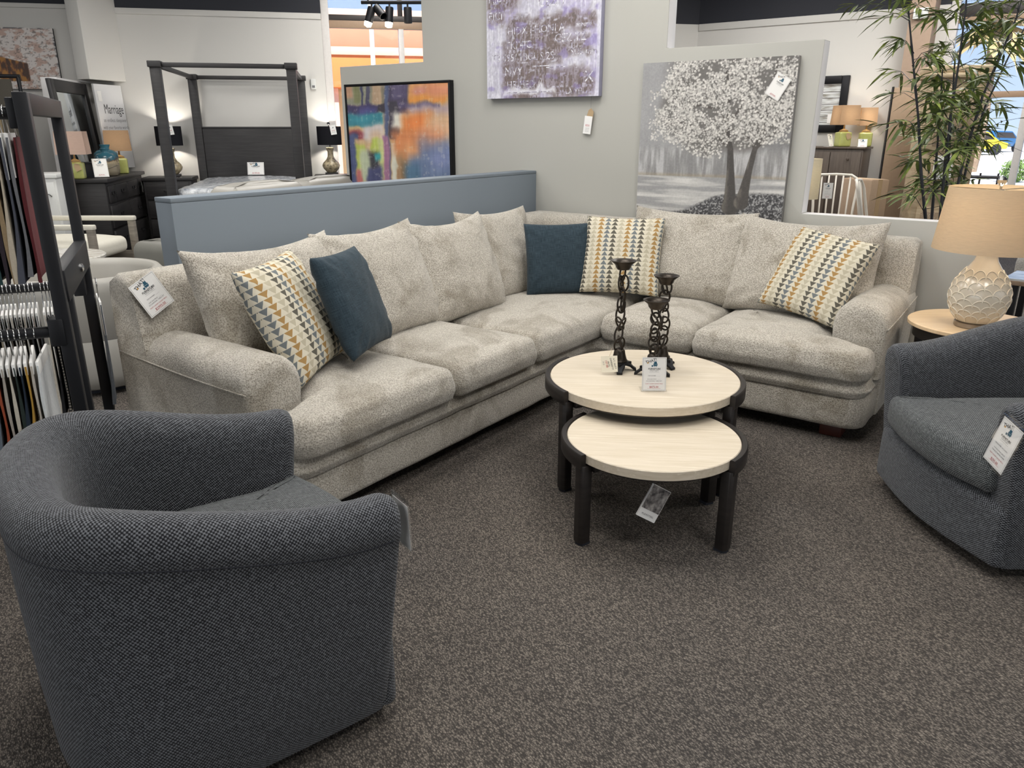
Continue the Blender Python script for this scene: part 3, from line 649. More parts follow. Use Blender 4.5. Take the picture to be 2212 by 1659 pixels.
def price_card(parent, Mx, W, H, price, full=True, world=True, sleeve=False, lines=('ITEM NUMBER  ______', 'OUR SALE PRICE  ______', 'OCCASIONAL TABLE SET')):
    def bd(mb, nm, mats, **k): return mb.build(nm, mats, parent, world=world, **k)
    mb = MB(); mb.box(-W/2, -H/2, -.0006, W/2, H/2, 0, 0, Mx); bd(mb, 'paper', M['paper'])
    mb = MB(); e = W*.03; t = W*.006; z = .0004
    for x0, y0, x1, y1 in ((-W/2+e, -H/2+e, W/2-e, -H/2+e+t), (-W/2+e, H/2-e-t, W/2-e, H/2-e), (-W/2+e, -H/2+e, -W/2+e+t, H/2-e), (W/2-e-t, -H/2+e, W/2-e, H/2-e)):
        mb.add([(x0, y0, z), (x1, y0, z), (x1, y1, z), (x0, y1, z)], [(0, 1, 2, 3)], 0, None, Mx)
    k = W/.10
    text(mb, 'THAT!', .0165*k, -.012*k, H*.385-.004*k, R(15), 0, Mx, bold=.01)
    text(mb, 'FURNITURE', .0088*k, 0, H*.135, 0, 0, Mx, sx=1.1, bold=.02); text(mb, 'OUTLET', .0085*k, 0, H*.085, 0, 2, Mx, sx=1.2)
    emblem(mb, 0, H*.275, .0155*k, 3, Mx)
    mb.add([(-.027*k+.003*k*math.cos(a*PI/4), H*.335+.003*k*math.sin(a*PI/4), .0006) for a in range(8)], [tuple(range(8))], 4, None, Mx)
    def line(y, w, hgt, mat): mb.add([(-w/2, y, z), (w/2, y, z), (w/2, y+hgt, z), (-w/2, y+hgt, z)], [(0, 1, 2, 3)], mat, None, Mx)
    line(H*.055, W*.42, H*.004, 2)
    if full:
        text(mb, lines[0], .0052*k, 0, -H*.06, 0, 2, Mx); text(mb, lines[1], .0052*k, 0, -H*.16, 0, 2, Mx); text(mb, lines[2], .0058*k, 0, -H*.22, 0, 2, Mx)
        text(mb, 'THAT! LUXURY OUTLET PRICE', .0052*k, 0, -H*.30, 0, 1, Mx)
    text(mb, price, .0115*k, 0, -H*.41, 0, 1, Mx); line(-H*.425, W*.55, H*.004, 1)
    bd(mb, 'lettering', [M['ink'], M['red'], M['grey_ink'], M['teal'], M['ochre']], recalc=False)
    if sleeve:
        mb = MB(); w, h = W*1.13, H*1.16; mb.box(-w/2, -h*.48, -.0022, w/2, h*.53, -.0012, 0, Mx); mb.box(-w/2, -h*.48, .0012, w/2, h*.53, .002, 0, Mx); bd(mb, 'sleeve', M['sleeve'])
        mb = MB(); mb.box(-w/2, h*.47, -.003, w/2, h*.525, .0035, 0, Mx); bd(mb, 'sleeve_header', M['sleeve'])
ps = thing('price_stand', 'white price card in a clear upright stand on the round coffee table', 'price sign', (-1.262, 2.778, .4625), R(35.6))
Mx = Matrix.Translation((-.002, 0, .074)) @ Matrix.Rotation(R(80), 4, 'X')
price_card(ps, Mx, .100, .140, '$875.00', world=False)
MB().box(-.054, -.074, .0009, .054, .076, .0026, 0, Mx).build('stand_panel', M['sleeve'], ps); MB().box(-.054, -.01, 0, .054, .055, .003).build('stand_foot', M['sleeve'], ps)
# tag on the tall candle holder
tg = thing('paper_tag', 'cream handwritten paper tag hanging on the tallest candle holder', 'tag', (-1.50, 2.885, .50), R(30))
Mt = Matrix.Translation((-.028, -.006, .012)) @ Matrix.Rotation(R(-4), 4, 'Y') @ Matrix.Rotation(R(72), 4, 'X')
MB().box(-.036, -.036, -.0005, .036, .036, 0, 0, Mt).build('card', plain('cream_card', 'ddd6c4', .7, var=.02), tg)
mb = MB()
for i, s in enumerate(('A.T. GHTY', 'CANDLE ST', '44-72')): text(mb, s, .0105, .020-.013*i, 0, R(-80), 0, Mt)
text(mb, '157.00', .0125, -.016, 0, R(-80), 1, Mt); text(mb, 'AS IS', .008, -.028, .004, R(-80), 2, Mt); mb.build('handwriting', [M['ink'], M['red'], M['grey_ink']], tg, recalc=False)
MB().tube([(-.03, .004, .044), (-.022, .014, .06), (-.02, .03, .075)], .0008, 5).build('string', M['kraft'], tg)
# brochure hanging under the small table
bt = lf(.41, 2.60, .34); bh = thing('brochure', 'folded furniture brochure hanging under the front edge of the smaller coffee table', 'brochure', (-1.03, 2.33, .20), R(58))
Mb = Matrix.Rotation(R(86), 4, 'X') @ Matrix.Rotation(R(-33), 4, 'Z')
for k, zz in enumerate((0, -.006)):
    mb = MB(); mb.box(-.045, -.065, zz, .045, .065, zz+.0012, 0, Mb); mb.build('cover' if k == 0 else 'back_cover', M['paper'], bh)
g = NT('brochure_photo'); g.P(Base_Color=g.ramp(g.noise(g.coord('Object', (40, 40, 40)), 1.0, 4), [(.35, lin('39383a')), (.5, lin('8a8583')), (.7, lin('c9c4bf'))]), Roughness=.4)
MB().box(-.043, -.03, .0013, .043, .063, .0018, 0, Mb).build('cover_photo', g.m, bh)
mb = MB(); text(mb, 'FLEXSTEEL', .009, 0, -.052, 0, 0, Mb, z=.0022, sx=1.4); mb.build('cover_lettering', M['grey_ink'], bh, recalc=False)
MB().tube([Mb @ Vector((-.03, .06, 0)), (-.02, .004, .10), (-.01, .01, .135)], .0008, 5).build('string', M['dark'], bh)
# ---------------------------------------------------------------- swivel barrel chairs
def chair_path():
    pts = []; a = .435; yb = -.02; dep = .39; yf = .36
    for i in range(8): pts.append((a-.012*((1-i/7)**2), yf+(yb-yf)*i/7))
    for i in range(1, 36):
        t = PI*i/36; cs, sn = math.cos(t), math.sin(t)
        pts.append((a*math.copysign(abs(cs)**(2/2.7), cs), yb-dep*abs(sn)**(2/2.7)))
    for i in range(8): pts.append((-a+.012*((i/7)**2), yb+(yf-yb)*i/7))
    return [Vector(p) for p in pts]
def ch_h(y):
    q = min(1, max(0, (.34-y)/.66)); q = q*q*(3-2*q); return .65+.125*q
def swivel_chair(label, loc, rz):
    t = thing('swivel_chair', label, 'chair', (loc[0], loc[1], 0), rz, 'charcoal barrel swivel chairs'); P = chair_path(); n = len(P)
    T = [(P[min(i+1, n-1)]-P[max(i-1, 0)]).normalized() for i in range(n)]; N = [Vector((-q.y, q.x)) for q in T]   # path runs clockwise: N points outward
    if N[n//2].y > 0: N = [-q for q in N]
    outer = lambda h: [(.030, .045), (.012, .09), (.006, .25), (.002, .42), (.0, h-.15), (.001, h-.103)]
    roll = lambda h: [(-.002, h-.099), (-.006, h-.078), (-.004, h-.055), (.008, h-.025), (.030, h-.006), (.058, h), (.088, h-.007), (.112, h-.028), (.126, h-.06), (.132, h-.11), (.135, h-.2), (.138, .42), (.140, .30)]
    arc = [0.0]
    for i in range(1, n): arc.append(arc[-1]+(P[i]-P[i-1]).length)
    def loft(fn, name, mat, capend):
        rings = []; uvs = []
        ends = [(.036, .05), (.034, .034), (.028, .018), (.016, .006)] if capend else []
        seq = [(0, f, s) for f, s in ends]+[(i, 0, 0) for i in range(n)]+[(n-1, f, s) for f, s in reversed(ends)]
        for i, f, s in seq:
            h = ch_h(P[i].y); d = (-T[0] if i == 0 else T[-1]) if f else Vector((0, 0)); rg = []; L = 0; prev = None
            for o, z in fn(h):
                oo = o+(.068-o)*s*6 if capend else o; zz = z-s*.55 if z > .5 else z
                p = P[i]-N[i]*oo+d*f; q = Vector((p.x, p.y-.075*max(0, 1-zz/.62)*min(1, max(0, (p.y+.15)/.45)), zz)); rg.append(q)
                if prev is not None: L += (q-prev).length
                prev = q; uvs.append((arc[i]+(f if i else -f), L))
            rings.append(rg)
        k = len(rings[0]); mb = MB(); mb.rings(rings, 0, uvs, False)
        if capend:
            for rg, sgn in ((rings[0], 1), (rings[-1], -1)):
                fs = []; a, b = 0, k-1
                while b-a > 1:
                    fs.append((a, a+1, b) if True else 0); a += 1
                    if b-a > 1: fs.append((a, b-1, b)); b -= 1
                    else: break
                mb.add(rg, fs, 0, [(p.x*.8, p.z) for p in rg])
        return mb.build(name, mat, t, smooth=180, weld=True)
    loft(lambda h: outer(h)+roll(h), 'barrel_back', M['weave'], True)
    # piping seam under the roll
    for nm, off, dz in (('seam', .0035, .101),):
        pts = [(P[i].x-N[i].x*(-.0005), P[i].y-N[i].y*(-.0005), ch_h(P[i].y)-dz) for i in range(n)]
        MB().tube(pts, .0022, 6).build(nm, M['dark'], t, smooth=180)
    out = [(-.285, -.26), (.285, -.26), (.295, .25), (.345, .385)] + [(.345-.69*i/10, .385+.058*math.sin(PI*i/10)) for i in range(1, 10)] + [(-.345, .385), (-.295, .25)]
    mb = MB(); pad(mb, rounded([Vector(p) for p in out], .03), .295, .445, .05, .03, (0, .05)); mb.build('seat_cushion', M['weave_seat'], t, smooth=180, jitter=.003, boxuv=True)
    out = [(-.30, .0), (.30, .0), (.41, .355)] + [(.41-.82*i/10, .355+.06*math.sin(PI*i/10)) for i in range(1, 10)] + [(-.41, .355)]
    mb = MB(); pad(mb, rounded([Vector(p) for p in out], .03), .05, .285, .04, 0, (0, .2), rb=.02); mb.build('front_panel', M['weave'], t, smooth=180, jitter=.002, boxuv=True)
    MB().lathe([(.26, 0), (.27, .01), (.27, .03), (.20, .05), (.0, .05)], 40).build('swivel_base', M['dark'], t)
    return t
swivel_chair('charcoal woven swivel chair in front of the left sofa arm, seen from its back', (-1.70, .955), R(-19))
swivel_chair('charcoal woven swivel chair beside the end table, cut off by the photo edge', (.048, 3.368), R(129))
def cl(c, rz, x, y, z): return Vector((c[0], c[1], z))+Matrix.Rotation(rz, 3, 'Z') @ Vector((x, y, 0))
# tags on the chairs
c2 = at_d(2172, 962, 2.98)
Mx = face_frame(on_plane(2166, 962, (0.02, 2.52, .5), (-.75, -.66, .1)), 214, 10, -8)
tg = thing('price_tag', 'price card in a clear sleeve pinned to the arm of the right swivel chair', 'price sign', M=Mx)
price_card(tg, Matrix.Identity(4), .105, .148, '$295.00', world=False, sleeve=True, lines=('ITEM NUMBER  NCC210878-1', 'OUR SALE PRICE  $595.00', 'FURNACE SWIVEL CHAIR'))
p = cl((-1.70, .955), R(-19), .372, .409, .56)
tg = thing('price_tag', 'price card in a clear sleeve on the near arm of the left swivel chair', 'price sign', M=Matrix.Translation(p) @ Matrix.Rotation(R(-19+180), 4, 'Z') @ Matrix.Rotation(R(88), 4, 'X'))
price_card(tg, Matrix.Identity(4), .080, .125, '$295.00', world=False, sleeve=True)
# tag on the sofa back
Mx = basis(on_plane(328, 636, (-2.99, 1.75, .8), (1, 0, .25)), Vector((-.1, .90, -.32)), Vector((-.25, .25, .9)))
Mx = face_frame(on_plane(328, 636, (-2.985, 1.75, .8), (1, 0, .25)), 2, 14, 0) @ Matrix.Rotation(R(24), 4, 'Z')
tg = thing('price_tag', 'price card in a crinkled clear sleeve pinned to the left end of the sectional back', 'price sign', M=Mx)
price_card(tg, Matrix.Identity(4), .13, .15, '$2995.00', world=False, sleeve=True)
# ---------------------------------------------------------------- paintings: colour laid on a fine grid of the canvas face
def canvas(name, W, H, D, nx, ny, colfn, par, Mx, rough=.6, side=None, bump=.4):
    """canvas block with painted front; local x right, y up, z out"""
    xs = np.linspace(0, 1, nx); ys = np.linspace(0, 1, ny); U, V = np.meshgrid(xs, ys)          # V = 0 at the bottom
    col = np.clip(colfn(U, 1-V), 0, 1)                                                         # functions use v = 0 at the top
    col = np.where(col <= .04045, col/12.92, ((col+.055)/1.055)**2.4)
    me = bpy.data.meshes.new(name); nv = nx*ny
    co = np.stack([(U-.5)*W, (V-.5)*H, np.zeros_like(U)], -1).reshape(-1, 3)
    i, j = np.meshgrid(np.arange(nx-1), np.arange(ny-1)); a = (j*nx+i).reshape(-1)
    q = np.stack([a, a+1, a+nx+1, a+nx], 1)
    Mn = np.array(Mx); cw = co @ Mn[:3, :3].T + Mn[:3, 3]
    me.vertices.add(nv); me.vertices.foreach_set('co', cw.reshape(-1).astype(np.float32))
    me.loops.add(q.size); me.loops.foreach_set('vertex_index', q.reshape(-1).astype(np.int32))
    me.polygons.add(len(q)); me.polygons.foreach_set('loop_start', np.arange(0, q.size, 4, dtype=np.int32)); me.update(calc_edges=True)
    at = me.color_attributes.new('Col', 'FLOAT_COLOR', 'POINT')
    at.data.foreach_set('color', np.concatenate([col.reshape(-1, 3), np.ones((nv, 1))], 1).reshape(-1).astype(np.float32))
    me.materials.append(vcol('paint_'+name, rough, bump)); o = bpy.data.objects.new('painted_canvas', me); COL.objects.link(o); o.parent = par
    mb = MB(); mb.box(-W/2, -H/2, -D, W/2, H/2, -.0005, 0, Mx); mb.build('canvas_edge', side, par, bevel=.002)
    return o
def C3(h): return np.array([int(h[i:i+2], 16)/255 for i in (0, 2, 4)])
def fbm(U, V, sx, sy, seed, octs=4):
    rs = np.random.RandomState(seed); out = np.zeros_like(U); amp = 1; tot = 0
    for o in range(octs):
        gx, gy = max(2, int(sx*2**o)), max(2, int(sy*2**o)); g = rs.rand(gy+2, gx+2)
        x = U*gx; y = V*gy; xi = np.clip(x.astype(int), 0, gx); yi = np.clip(y.astype(int), 0, gy); fx = x-xi; fy = y-yi; fx = fx*fx*(3-2*fx); fy = fy*fy*(3-2*fy)
        out += amp*(g[yi, xi]*(1-fx)*(1-fy)+g[yi, xi+1]*fx*(1-fy)+g[yi+1, xi]*(1-fx)*fy+g[yi+1, xi+1]*fx*fy); tot += amp; amp *= .5
    return out/tot
def sst(a, b, x): t = np.clip((x-a)/(b-a), 0, 1); return t*t*(3-2*t)
def lay(c, m, col): return c*(1-m[..., None]) + (C3(col) if isinstance(col, str) else col)*m[..., None]
def rectm(U, V, x0, x1, y0, y1, e=.012, wob=None):
    u = U+(wob[0] if wob else 0); v = V+(wob[1] if wob else 0)
    return sst(x0-e, x0+e, u)*(1-sst(x1-e, x1+e, u))*sst(y0-e, y0+e, v)*(1-sst(y1-e, y1+e, v))
# --- abstract colour-block painting
def abstract(U, V):
    w = ((fbm(U, V, 9, 9, 1)-.5)*.06, (fbm(U, V, 9, 9, 2)-.5)*.06); st = fbm(U, V, 60, 5, 3); sh = fbm(U, V, 5, 60, 4)
    c = np.ones(U.shape+(3,))*C3('c9a97e'); k = .66
    R_ = [(.62, 1.2, -.1, .10, 'd99a5e', .03), (.66, .80, .04, .14, 'cf8a8a', .04), (.62, 1.0, .10, .20, 'dd9035', .04), (.8, 1.1, .0, .12, 'd98d6a', .05),
          (-.1, .40, -.1, .19, '8a8a78', .01), (-.1, .06, -.1, .12, 'b98f72', .02), (.07, .14, -.1, .16, '7d7f58', .01), (.15, .17, -.1, .2, '37395a', .006), (.2, .24, -.1, .2, '4a4960', .006), (.26, .36, -.1, .18, 'b59a7e', .012), (.36, .41, -.1, .30, '857c68', .01),
          (.42, .62, -.1, .19, '3c3454', .02), (.46, .60, -.05, .16, '514869', .03), (-.1, .34, .19, .29, '38305a', .012), (.12, .30, .22, .30, '4b4a86', .03), (.32, .40, .18, .27, '2b2433', .01),
          (-.1, .38, .28, .42, '2f8090', .015), (.02, .30, .30, .36, '3c94a4', .04), (.40, .62, .17, .30, '3a3050', .03), (.42, .92, .19, .235, '4d4468', .02), (.62, 1.1, .22, .30, 'a799ae', .04),
          (.43, .52, .18, .56, '2e2838', .012), (.39, .43, -.1, 1.1, '4a5578', .012), (.0, .18, .47, .57, '8a3540', .02), (-.1, .10, .50, 1.1, '45507a', .02), (.16, .38, .40, .58, 'cfc6c6', .03), (.22, .36, .48, .60, 'd3b69a', .04),
          (.06, .19, .56, .66, 'cfb086', .02), (.06, .17, .62, .96, 'b6c25a', .02), (.10, .22, .68, 1.02, 'b9c2a4', .03), (.24, .32, .56, .74, 'b8c65a', .02), (.30, .36, .58, .98, 'c3c886', .015), (.20, .30, .70, .92, '2f3038', .03), (.26, .32, .72, .80, '2f9aa0', .02), (.18, .34, .86, 1.1, '3f4470', .03), (.06, .12, .88, 1.1, 'bb6a66', .02),
          (.36, .42, .54, 1.1, '9c6c8c', .012), (.44, .49, .60, 1.1, 'd5d2c0', .008), (.49, .56, .62, 1.1, 'a5825e', .015), (.52, .60, .70, 1.1, '8a7050', .02),
          (.46, .64, .28, .44, 'dcd8cc', .025), (.54, .86, .28, .52, 'df8a4a', .04), (.60, .80, .31, .46, 'e2803c', .05), (.46, .86, .46, .74, 'd4834e', .05), (.55, .68, .60, .82, 'dd9a66', .05), (.80, 1.1, .30, .58, 'dbb18c', .07), (.72, .95, .46, .62, 'd99066', .06),
          (.70, 1.1, .58, 1.1, '6c7a9c', .07), (.60, 1.1, .74, 1.1, '66789a', .05), (.56, .72, .82, 1.1, '4a6f8c', .04), (.82, 1.0, .66, .84, '7a86b0', .06)]
    for x0, x1, y0, y1, h, e in R_: c = lay(c, rectm(U, V, x0, x1, y0*k+.0, y1*k, e, w), h)
    c += ((st-.5)*.12+(sh-.5)*.06)[..., None]*np.array([1, 1, .95]); c[:, :, :] = np.clip(c, 0, 1)
    pa = (fbm(U, V, 40, 40, 6) > .70)*.25; return lay(c, pa, 'd8cfc2')
t = thing('abstract_painting', 'colourful abstract painting in a thin black frame on the stepped grey wall', 'painting', (-4.61, 4.85, 1.27))
Mx = Matrix.Rotation(PI/2, 4, 'X') @ Matrix.Translation((0, 0, .045))
canvas('abstract', 1.13, 1.13, .02, 240, 240, abstract, t, Mx, .55, M['dark'])
mb = MB()
for b in ((-.585, -.585, .585, -.568), (-.585, .568, .585, .585), (-.585, -.568, -.568, .568), (.568, -.568, .585, .568)): mb.box(b[0], b[1], -.044, b[2], b[3], .006, 0, Mx)
mb.build('frame', M['iron'], t, bevel=.002)
# --- lavender lettered painting
def lavender(U, V):
    n1 = fbm(U, V, 5, 9, 11); n2 = fbm(U, V, 70, 14, 12); n3 = fbm(U, V, 16, 90, 13); n4 = fbm(U, V, 90, 90, 14)
    c = np.ones(U.shape+(3,))*C3('c5c3d2'); c = lay(c, sst(.45, .68, n1)*.7, 'b3aace'); c = lay(c, sst(.52, .66, n2)*.6, 'e6e6ee')
    w = ((fbm(U, V, 14, 14, 15)-.5)*.08, (fbm(U, V, 14, 14, 16)-.5)*.08); br = np.zeros_like(U)
    for x0, x1, y0, y1 in ((-.1, .3, .42, .54), (.0, .16, .54, .60), (.18, .68, .60, .82), (.2, .95, .58, .66), (.16, .58, .80, .95), (.3, .62, .30, .36), (.16, .5, .2, .31), (.58, .98, .24, .35), (.55, .95, .86, 1.0), (.62, .92, .70, .78), (.2, .6, .05, .15), (.18, .5, .97, 1.05)):
        br = np.maximum(br, rectm(U, V, x0, x1, y0, y1, .03, w))
    br = br*sst(.34, .56, n3*.5+n4*.5+.06); c = lay(c, br*.9, '6b5a55'); c = lay(c, br*sst(.5, .62, n2)*.8, 'a39aa8'); c = lay(c, br*sst(.55, .7, n4)*.6, '453a3a')
    c = lay(c, sst(.62, .75, fbm(U, V, 10, 18, 17))*.55, '8a7cba'); c = lay(c, rectm(U, V, .3, .58, .335, .40, .02, w)*.7, 'e9e9f0'); c = lay(c, rectm(U, V, .16, .64, .945, .975, .015, w)*.8, 'ebebf2')
    c = lay(c, (1-sst(.0, .03, U))*.6+(sst(.965, .98, U))*.7, 'dcdce8'); return c+((n4-.5)*.18)[..., None]
t = thing('lavender_painting', 'large lavender and brown textured canvas with raised letters high on the grey wall', 'painting', (-3.19, 4.85, 2.33))
Mx = Matrix.Rotation(PI/2, 4, 'X') @ Matrix.Translation((0, 0, .05))
canvas('lavender', .945, 1.24, .048, 230, 300, lavender, t, Mx, .5, plain('lavender_edge', '9d9cb4', .6), .7)
mb = MB(); LW, LH = .945, 1.24; LN = []
for s, sz, u, v, al in (('HIDRI', .075, .02, .485, 'LEFT'), ('FHOI', .07, .30, .47, 'LEFT'), ('I  \\', .07, .80, .455, 'LEFT'), ('as olli ss mozzie', .040, .22, .405, 'LEFT'), ('FICI', .075, .02, .575, 'LEFT'), ('CEZ Y', .085, .47, .53, 'LEFT'), ('/ sumai', .035, .30, .57, 'LEFT'),
                        ('HIDX I-HONI A', .07, .20, .66, 'LEFT'), ('around', .042, .80, .645, 'LEFT'), ('FKI 4IC', .07, .19, .735, 'LEFT'), ('CEZ YZ', .075, .62, .715, 'LEFT'), ('T3 595/ 1BCL S 2S', .07, .05, .80, 'LEFT'), ('SUL mm', .06, .76, .785, 'LEFT'),
                        ('MVY', .08, .17, .875, 'LEFT'), ('HRIHED //', .07, .19, .945, 'LEFT'), ('X', .10, .88, .925, 'LEFT'), ('Hig..', .06, .78, .35, 'LEFT'), ('LA YH', .05, .72, .985, 'LEFT')):
    ml = MB(); text(ml, s, sz, (u-.5)*LW, (.5-v)*LH, 0, 0, Mx, al, .0014); LN.append(ml)
for x0, x1, y in ((.20, .56, .385), (.44, .58, .835), (.55, .72, .845), (.19, .6, .972)): mb.add([((x0-.5)*LW, (.5-y)*LH, .0014), ((x1-.5)*LW, (.5-y)*LH, .0014), ((x1-.5)*LW, (.5-y)*LH+.006, .0014), ((x0-.5)*LW, (.5-y)*LH+.006, .0014)], [(0, 1, 2, 3)], 0, None, Mx)
g = NT('raised_letter_paint'); f = g.noise(g.coord('Object', (1, 1, 1)), 45, 3); g.P(Base_Color=g.ramp(f, [(.42, lin('8d8799')), (.6, lin('e8e8ef'))]), Roughness=.5)
mb.build('raised_lines', g.m, t, recalc=False)
for ml in LN: ml.build('raised_lettering', g.m, t, recalc=False)
# hanging tag below it
tg = thing('price_tag', 'small white price tag on kraft card hanging below the lavender painting', 'price tag', (-2.80, 4.842, 1.6))
Mt = Matrix.Translation((0, -.012, 0)) @ Matrix.Rotation(R(-8), 4, 'Z') @ Matrix.Rotation(R(88), 4, 'X') @ Matrix.Rotation(R(-6), 4, 'Z')
MB().tube([(.01, -.012, .115), (.008, -.012, .035)], .0008, 5).build('string', M['grey_ink'], tg)
MB().prism([(-.028, -.04), (.03, -.05), (.034, .012), (.008, .035), (-.012, .02)], -.0008, 0, 0, Mt).build('kraft_card', M['kraft'], tg)
MB().box(-.037, -.135, .0004, .030, -.018, .001, 0, Mt).build('card', M['paper'], tg)
mb = MB(); text(mb, '$250', .018, -.004, -.085, 0, 1, Mt, z=.0015); emblem(mb, -.004, -.042, .010, 2, Mt)
for k in range(3): text(mb, 'WALL ART', .007, -.004, -.10-.010*k, 0, 2, Mt, z=.0015)
mb.build('lettering', [M['ink'], M['red'], M['grey_ink']], tg, recalc=False)
# --- blossom tree painting
def bloom(U, V):
    V = V/.84
    n1 = fbm(U, V, 40, 4, 21); n2 = fbm(U, V, 6, 6, 22); n4 = fbm(U, V, 120, 120, 24); rs = np.random.RandomState(5)
    g = .62-.16*U+.10*(n2-.5); c = np.stack([g, g, g*1.01], -1)
    band = sst(.52, .60, V)*(1-sst(.735, .75, V)); c = lay(c, band*.8, '9a9999'); c = lay(c, band*sst(.45, .62, n1)*.7, 'c4c4c6'); c = lay(c, band*sst(.5, .3, n1)*.5, '6f6f70')
    c = lay(c, sst(.715, .738, V)*(1-sst(.738, .752, V))*.5, '9b8c72')
    wt = sst(.74, .752, V); wn = fbm(U, V, 3, 34, 25); c = lay(c, wt, 'bdbcba'); c = lay(c, wt*sst(.45, .65, wn)*.75, '8d8d8f'); c = lay(c, wt*sst(.42, .25, wn)*.6, 'dedcd8')
    bank = sst(-.015, .015, V-(1.0-.15*sst(.25, .62, U)-.012*np.sin(U*9))); c = lay(c, bank, '4a4a4d'); c = lay(c, bank*sst(.55, .62, n4)*.9, 'a2a2a2'); c = lay(c, bank*sst(.45, .35, n4)*.9, '222226')
    H_, W_ = U.shape
    def stroke(pts, ws, col, hl):
        nonlocal c
        for k in range(len(pts)-1):
            (x0, y0), (x1, y1) = pts[k], pts[k+1]; dx, dy = x1-x0, y1-y0; L2 = dx*dx+dy*dy
            t = np.clip(((U-x0)*dx+(V-y0)*dy)/L2, 0, 1); ddx = U-(x0+t*dx); d = np.hypot(ddx, (V-(y0+t*dy))); w = ws[k]+(ws[k+1]-ws[k])*t
            m = 1-sst(w*.85, w*1.1, d); c = lay(c, m, col); c = lay(c, m*sst(.1, .8, -ddx/w)*sst(.4, .6, fbm(U, V, 50, 14, 28))*.45, hl)
    # crown backdrop shadow then blossoms
    cw = (fbm(U, V, 5, 5, 26)-.5)*.25; cm = (1-sst(.85, 1.05, np.hypot((U-.58)/.47, (V-.27)/.34)+cw)); cm = np.maximum(cm, sst(.10, .3, U)*(1-sst(.0, .28, V-.15+cw))*.9); c = lay(c, cm*.75, '5b5753'); 
    stroke([(.665, .93), (.66, .88), (.65, .72), (.635, .56), (.60, .42), (.60, .2), (.56, .05)], [.06, .040, .026, .019, .012, .008, .005], '3a3633', '8d867c')
    stroke([(.735, .90), (.745, .84), (.765, .70), (.79, .56), (.83, .45), (.86, .2), (.88, .02)], [.05, .034, .022, .016, .011, .007, .004], '413c38', '9a9388')
    for a, b in (((.635, .56), (.4, .42)), ((.60, .42), (.45, .2)), ((.60, .42), (.74, .2)), ((.79, .56), (.97, .4)), ((.84, .42), (.75, .3)), ((.4, .42), (.2, .4)), ((.45, .2), (.25, .12)), ((.5, .3), (.3, .3)), ((.97, .4), (1.0, .3)), ((.79, .56), (.7, .46))):
        stroke([a, ((a[0]+b[0])/2+.01, (a[1]+b[1])/2-.02), b], [.009, .005, .003], '45403c', '7c756c')
    g0 = np.linspace(0, .999, 60); G0, G1 = np.meshgrid(g0, g0); fbm0 = sst(.36, .56, fbm(G0, G1, 7, 7, 41)+.10*sst(.0, .3, G0)-.12*(G0 < .12)+.04)
    for k in range(8200):
        if k % 2:
            a = rs.uniform(0, 2*PI); q = math.sqrt(rs.uniform()); x = .56+.47*q*math.cos(a); y = .27+.35*q*math.sin(a)
        else: x = rs.uniform(.06, 1); y = rs.uniform(.0, .52)-.12*(rs.uniform() < .3)
        if y > .47+.10*rs.uniform() and abs(x-.71) < .13: continue
        if rs.uniform() > fbm0[min(59, int(y/.7*60)), min(59, int(x*60))]: continue
        r = rs.uniform(.004, .0095); i0, i1 = int((x-r)*W_), int((x+r)*W_)+2; yy = (1-y*.84); j0, j1 = int((yy-r)*H_), int((yy+r)*H_)+2
        i0, j0 = max(0, i0), max(0, j0)
        if i1 <= i0 or j1 <= j0: continue
        uu, vv = U[j0:j1, i0:i1], V[j0:j1, i0:i1]
        if uu.size == 0: continue
        d = np.hypot(uu-x, vv-y); m = (1-sst(r*.6, r, d))*rs.uniform(.6, 1); b = rs.choice([.88, .81, .75, .67, .57], p=[.3, .3, .2, .12, .08]); col = np.array([b, b*.985, b*.96]); c[j0:j1, i0:i1] = c[j0:j1, i0:i1]*(1-m[..., None])+col*m[..., None]
    return c+((n4-.5)*.08)[..., None]
t = thing('tree_painting', 'grey canvas painting of a white blossom tree on a lake shore behind the right sofa', 'painting', (-1.905, 4.85, 1.345))
Mx = Matrix.Rotation(PI/2, 4, 'X') @ Matrix.Translation((0, 0, .042))
canvas('blossom_tree', .985, 1.11, .04, 340, 380, bloom, t, Mx, .55, plain('grey_canvas_edge', '7d7b7a', .7), .6)
Mx = basis((-1.515, 4.85-.050, 1.735), (.86, 0, -.5), (.5, -.02, .86)); tg = thing('price_tag', 'white price card pinned at a slant to the corner of the blossom tree painting', 'price tag', M=Mx)
price_card(tg, Matrix.Identity(4), .095, .135, '$279.00', world=False, full=False)
# --- barn painting on the left wall
def barn(U, V):
    n = fbm(U, V, 30, 8, 31); n2 = fbm(U, V, 14, 20, 32); c = np.ones(U.shape+(3,))*C3('e4dcd8'); c = lay(c, sst(.48, .62, n2)*.6, 'b98c7a'); c = lay(c, sst(.6, .7, fbm(U, V, 50, 50, 33))*.6, '6a625e')
    roof = .35+.35*U; body = sst(-.01, .01, V-roof)*(1-sst(.64, .66, U))*(1-sst(.86, .88, V)); c = lay(c, body, '7a4a2a'); c = lay(c, body*sst(.45, .6, n), 'b07a34'); c = lay(c, body*sst(.5, .35, n), '4a3020'); c = lay(c, sst(.80, .84, V)*(1-sst(.30, .34, U)), 'd8d0cc')
    e = (1-sst(.0, .03, V))+sst(.97, 1, U); c = lay(c, np.clip(e, 0, 1)*sst(.4, .6, n2), '4a4e55'); return c
t = thing('barn_painting', 'weathered barn painting on white ground hanging at the far left wall', 'painting', zl(-1.93, -.02, 2.32), ZA)
Mx = Matrix.Rotation(PI/2, 4, 'X') @ Matrix.Translation((0, 0, .04)); canvas('barn', 1.0, .70, .04, 150, 110, barn, t, Mx, .6, M['dark'])
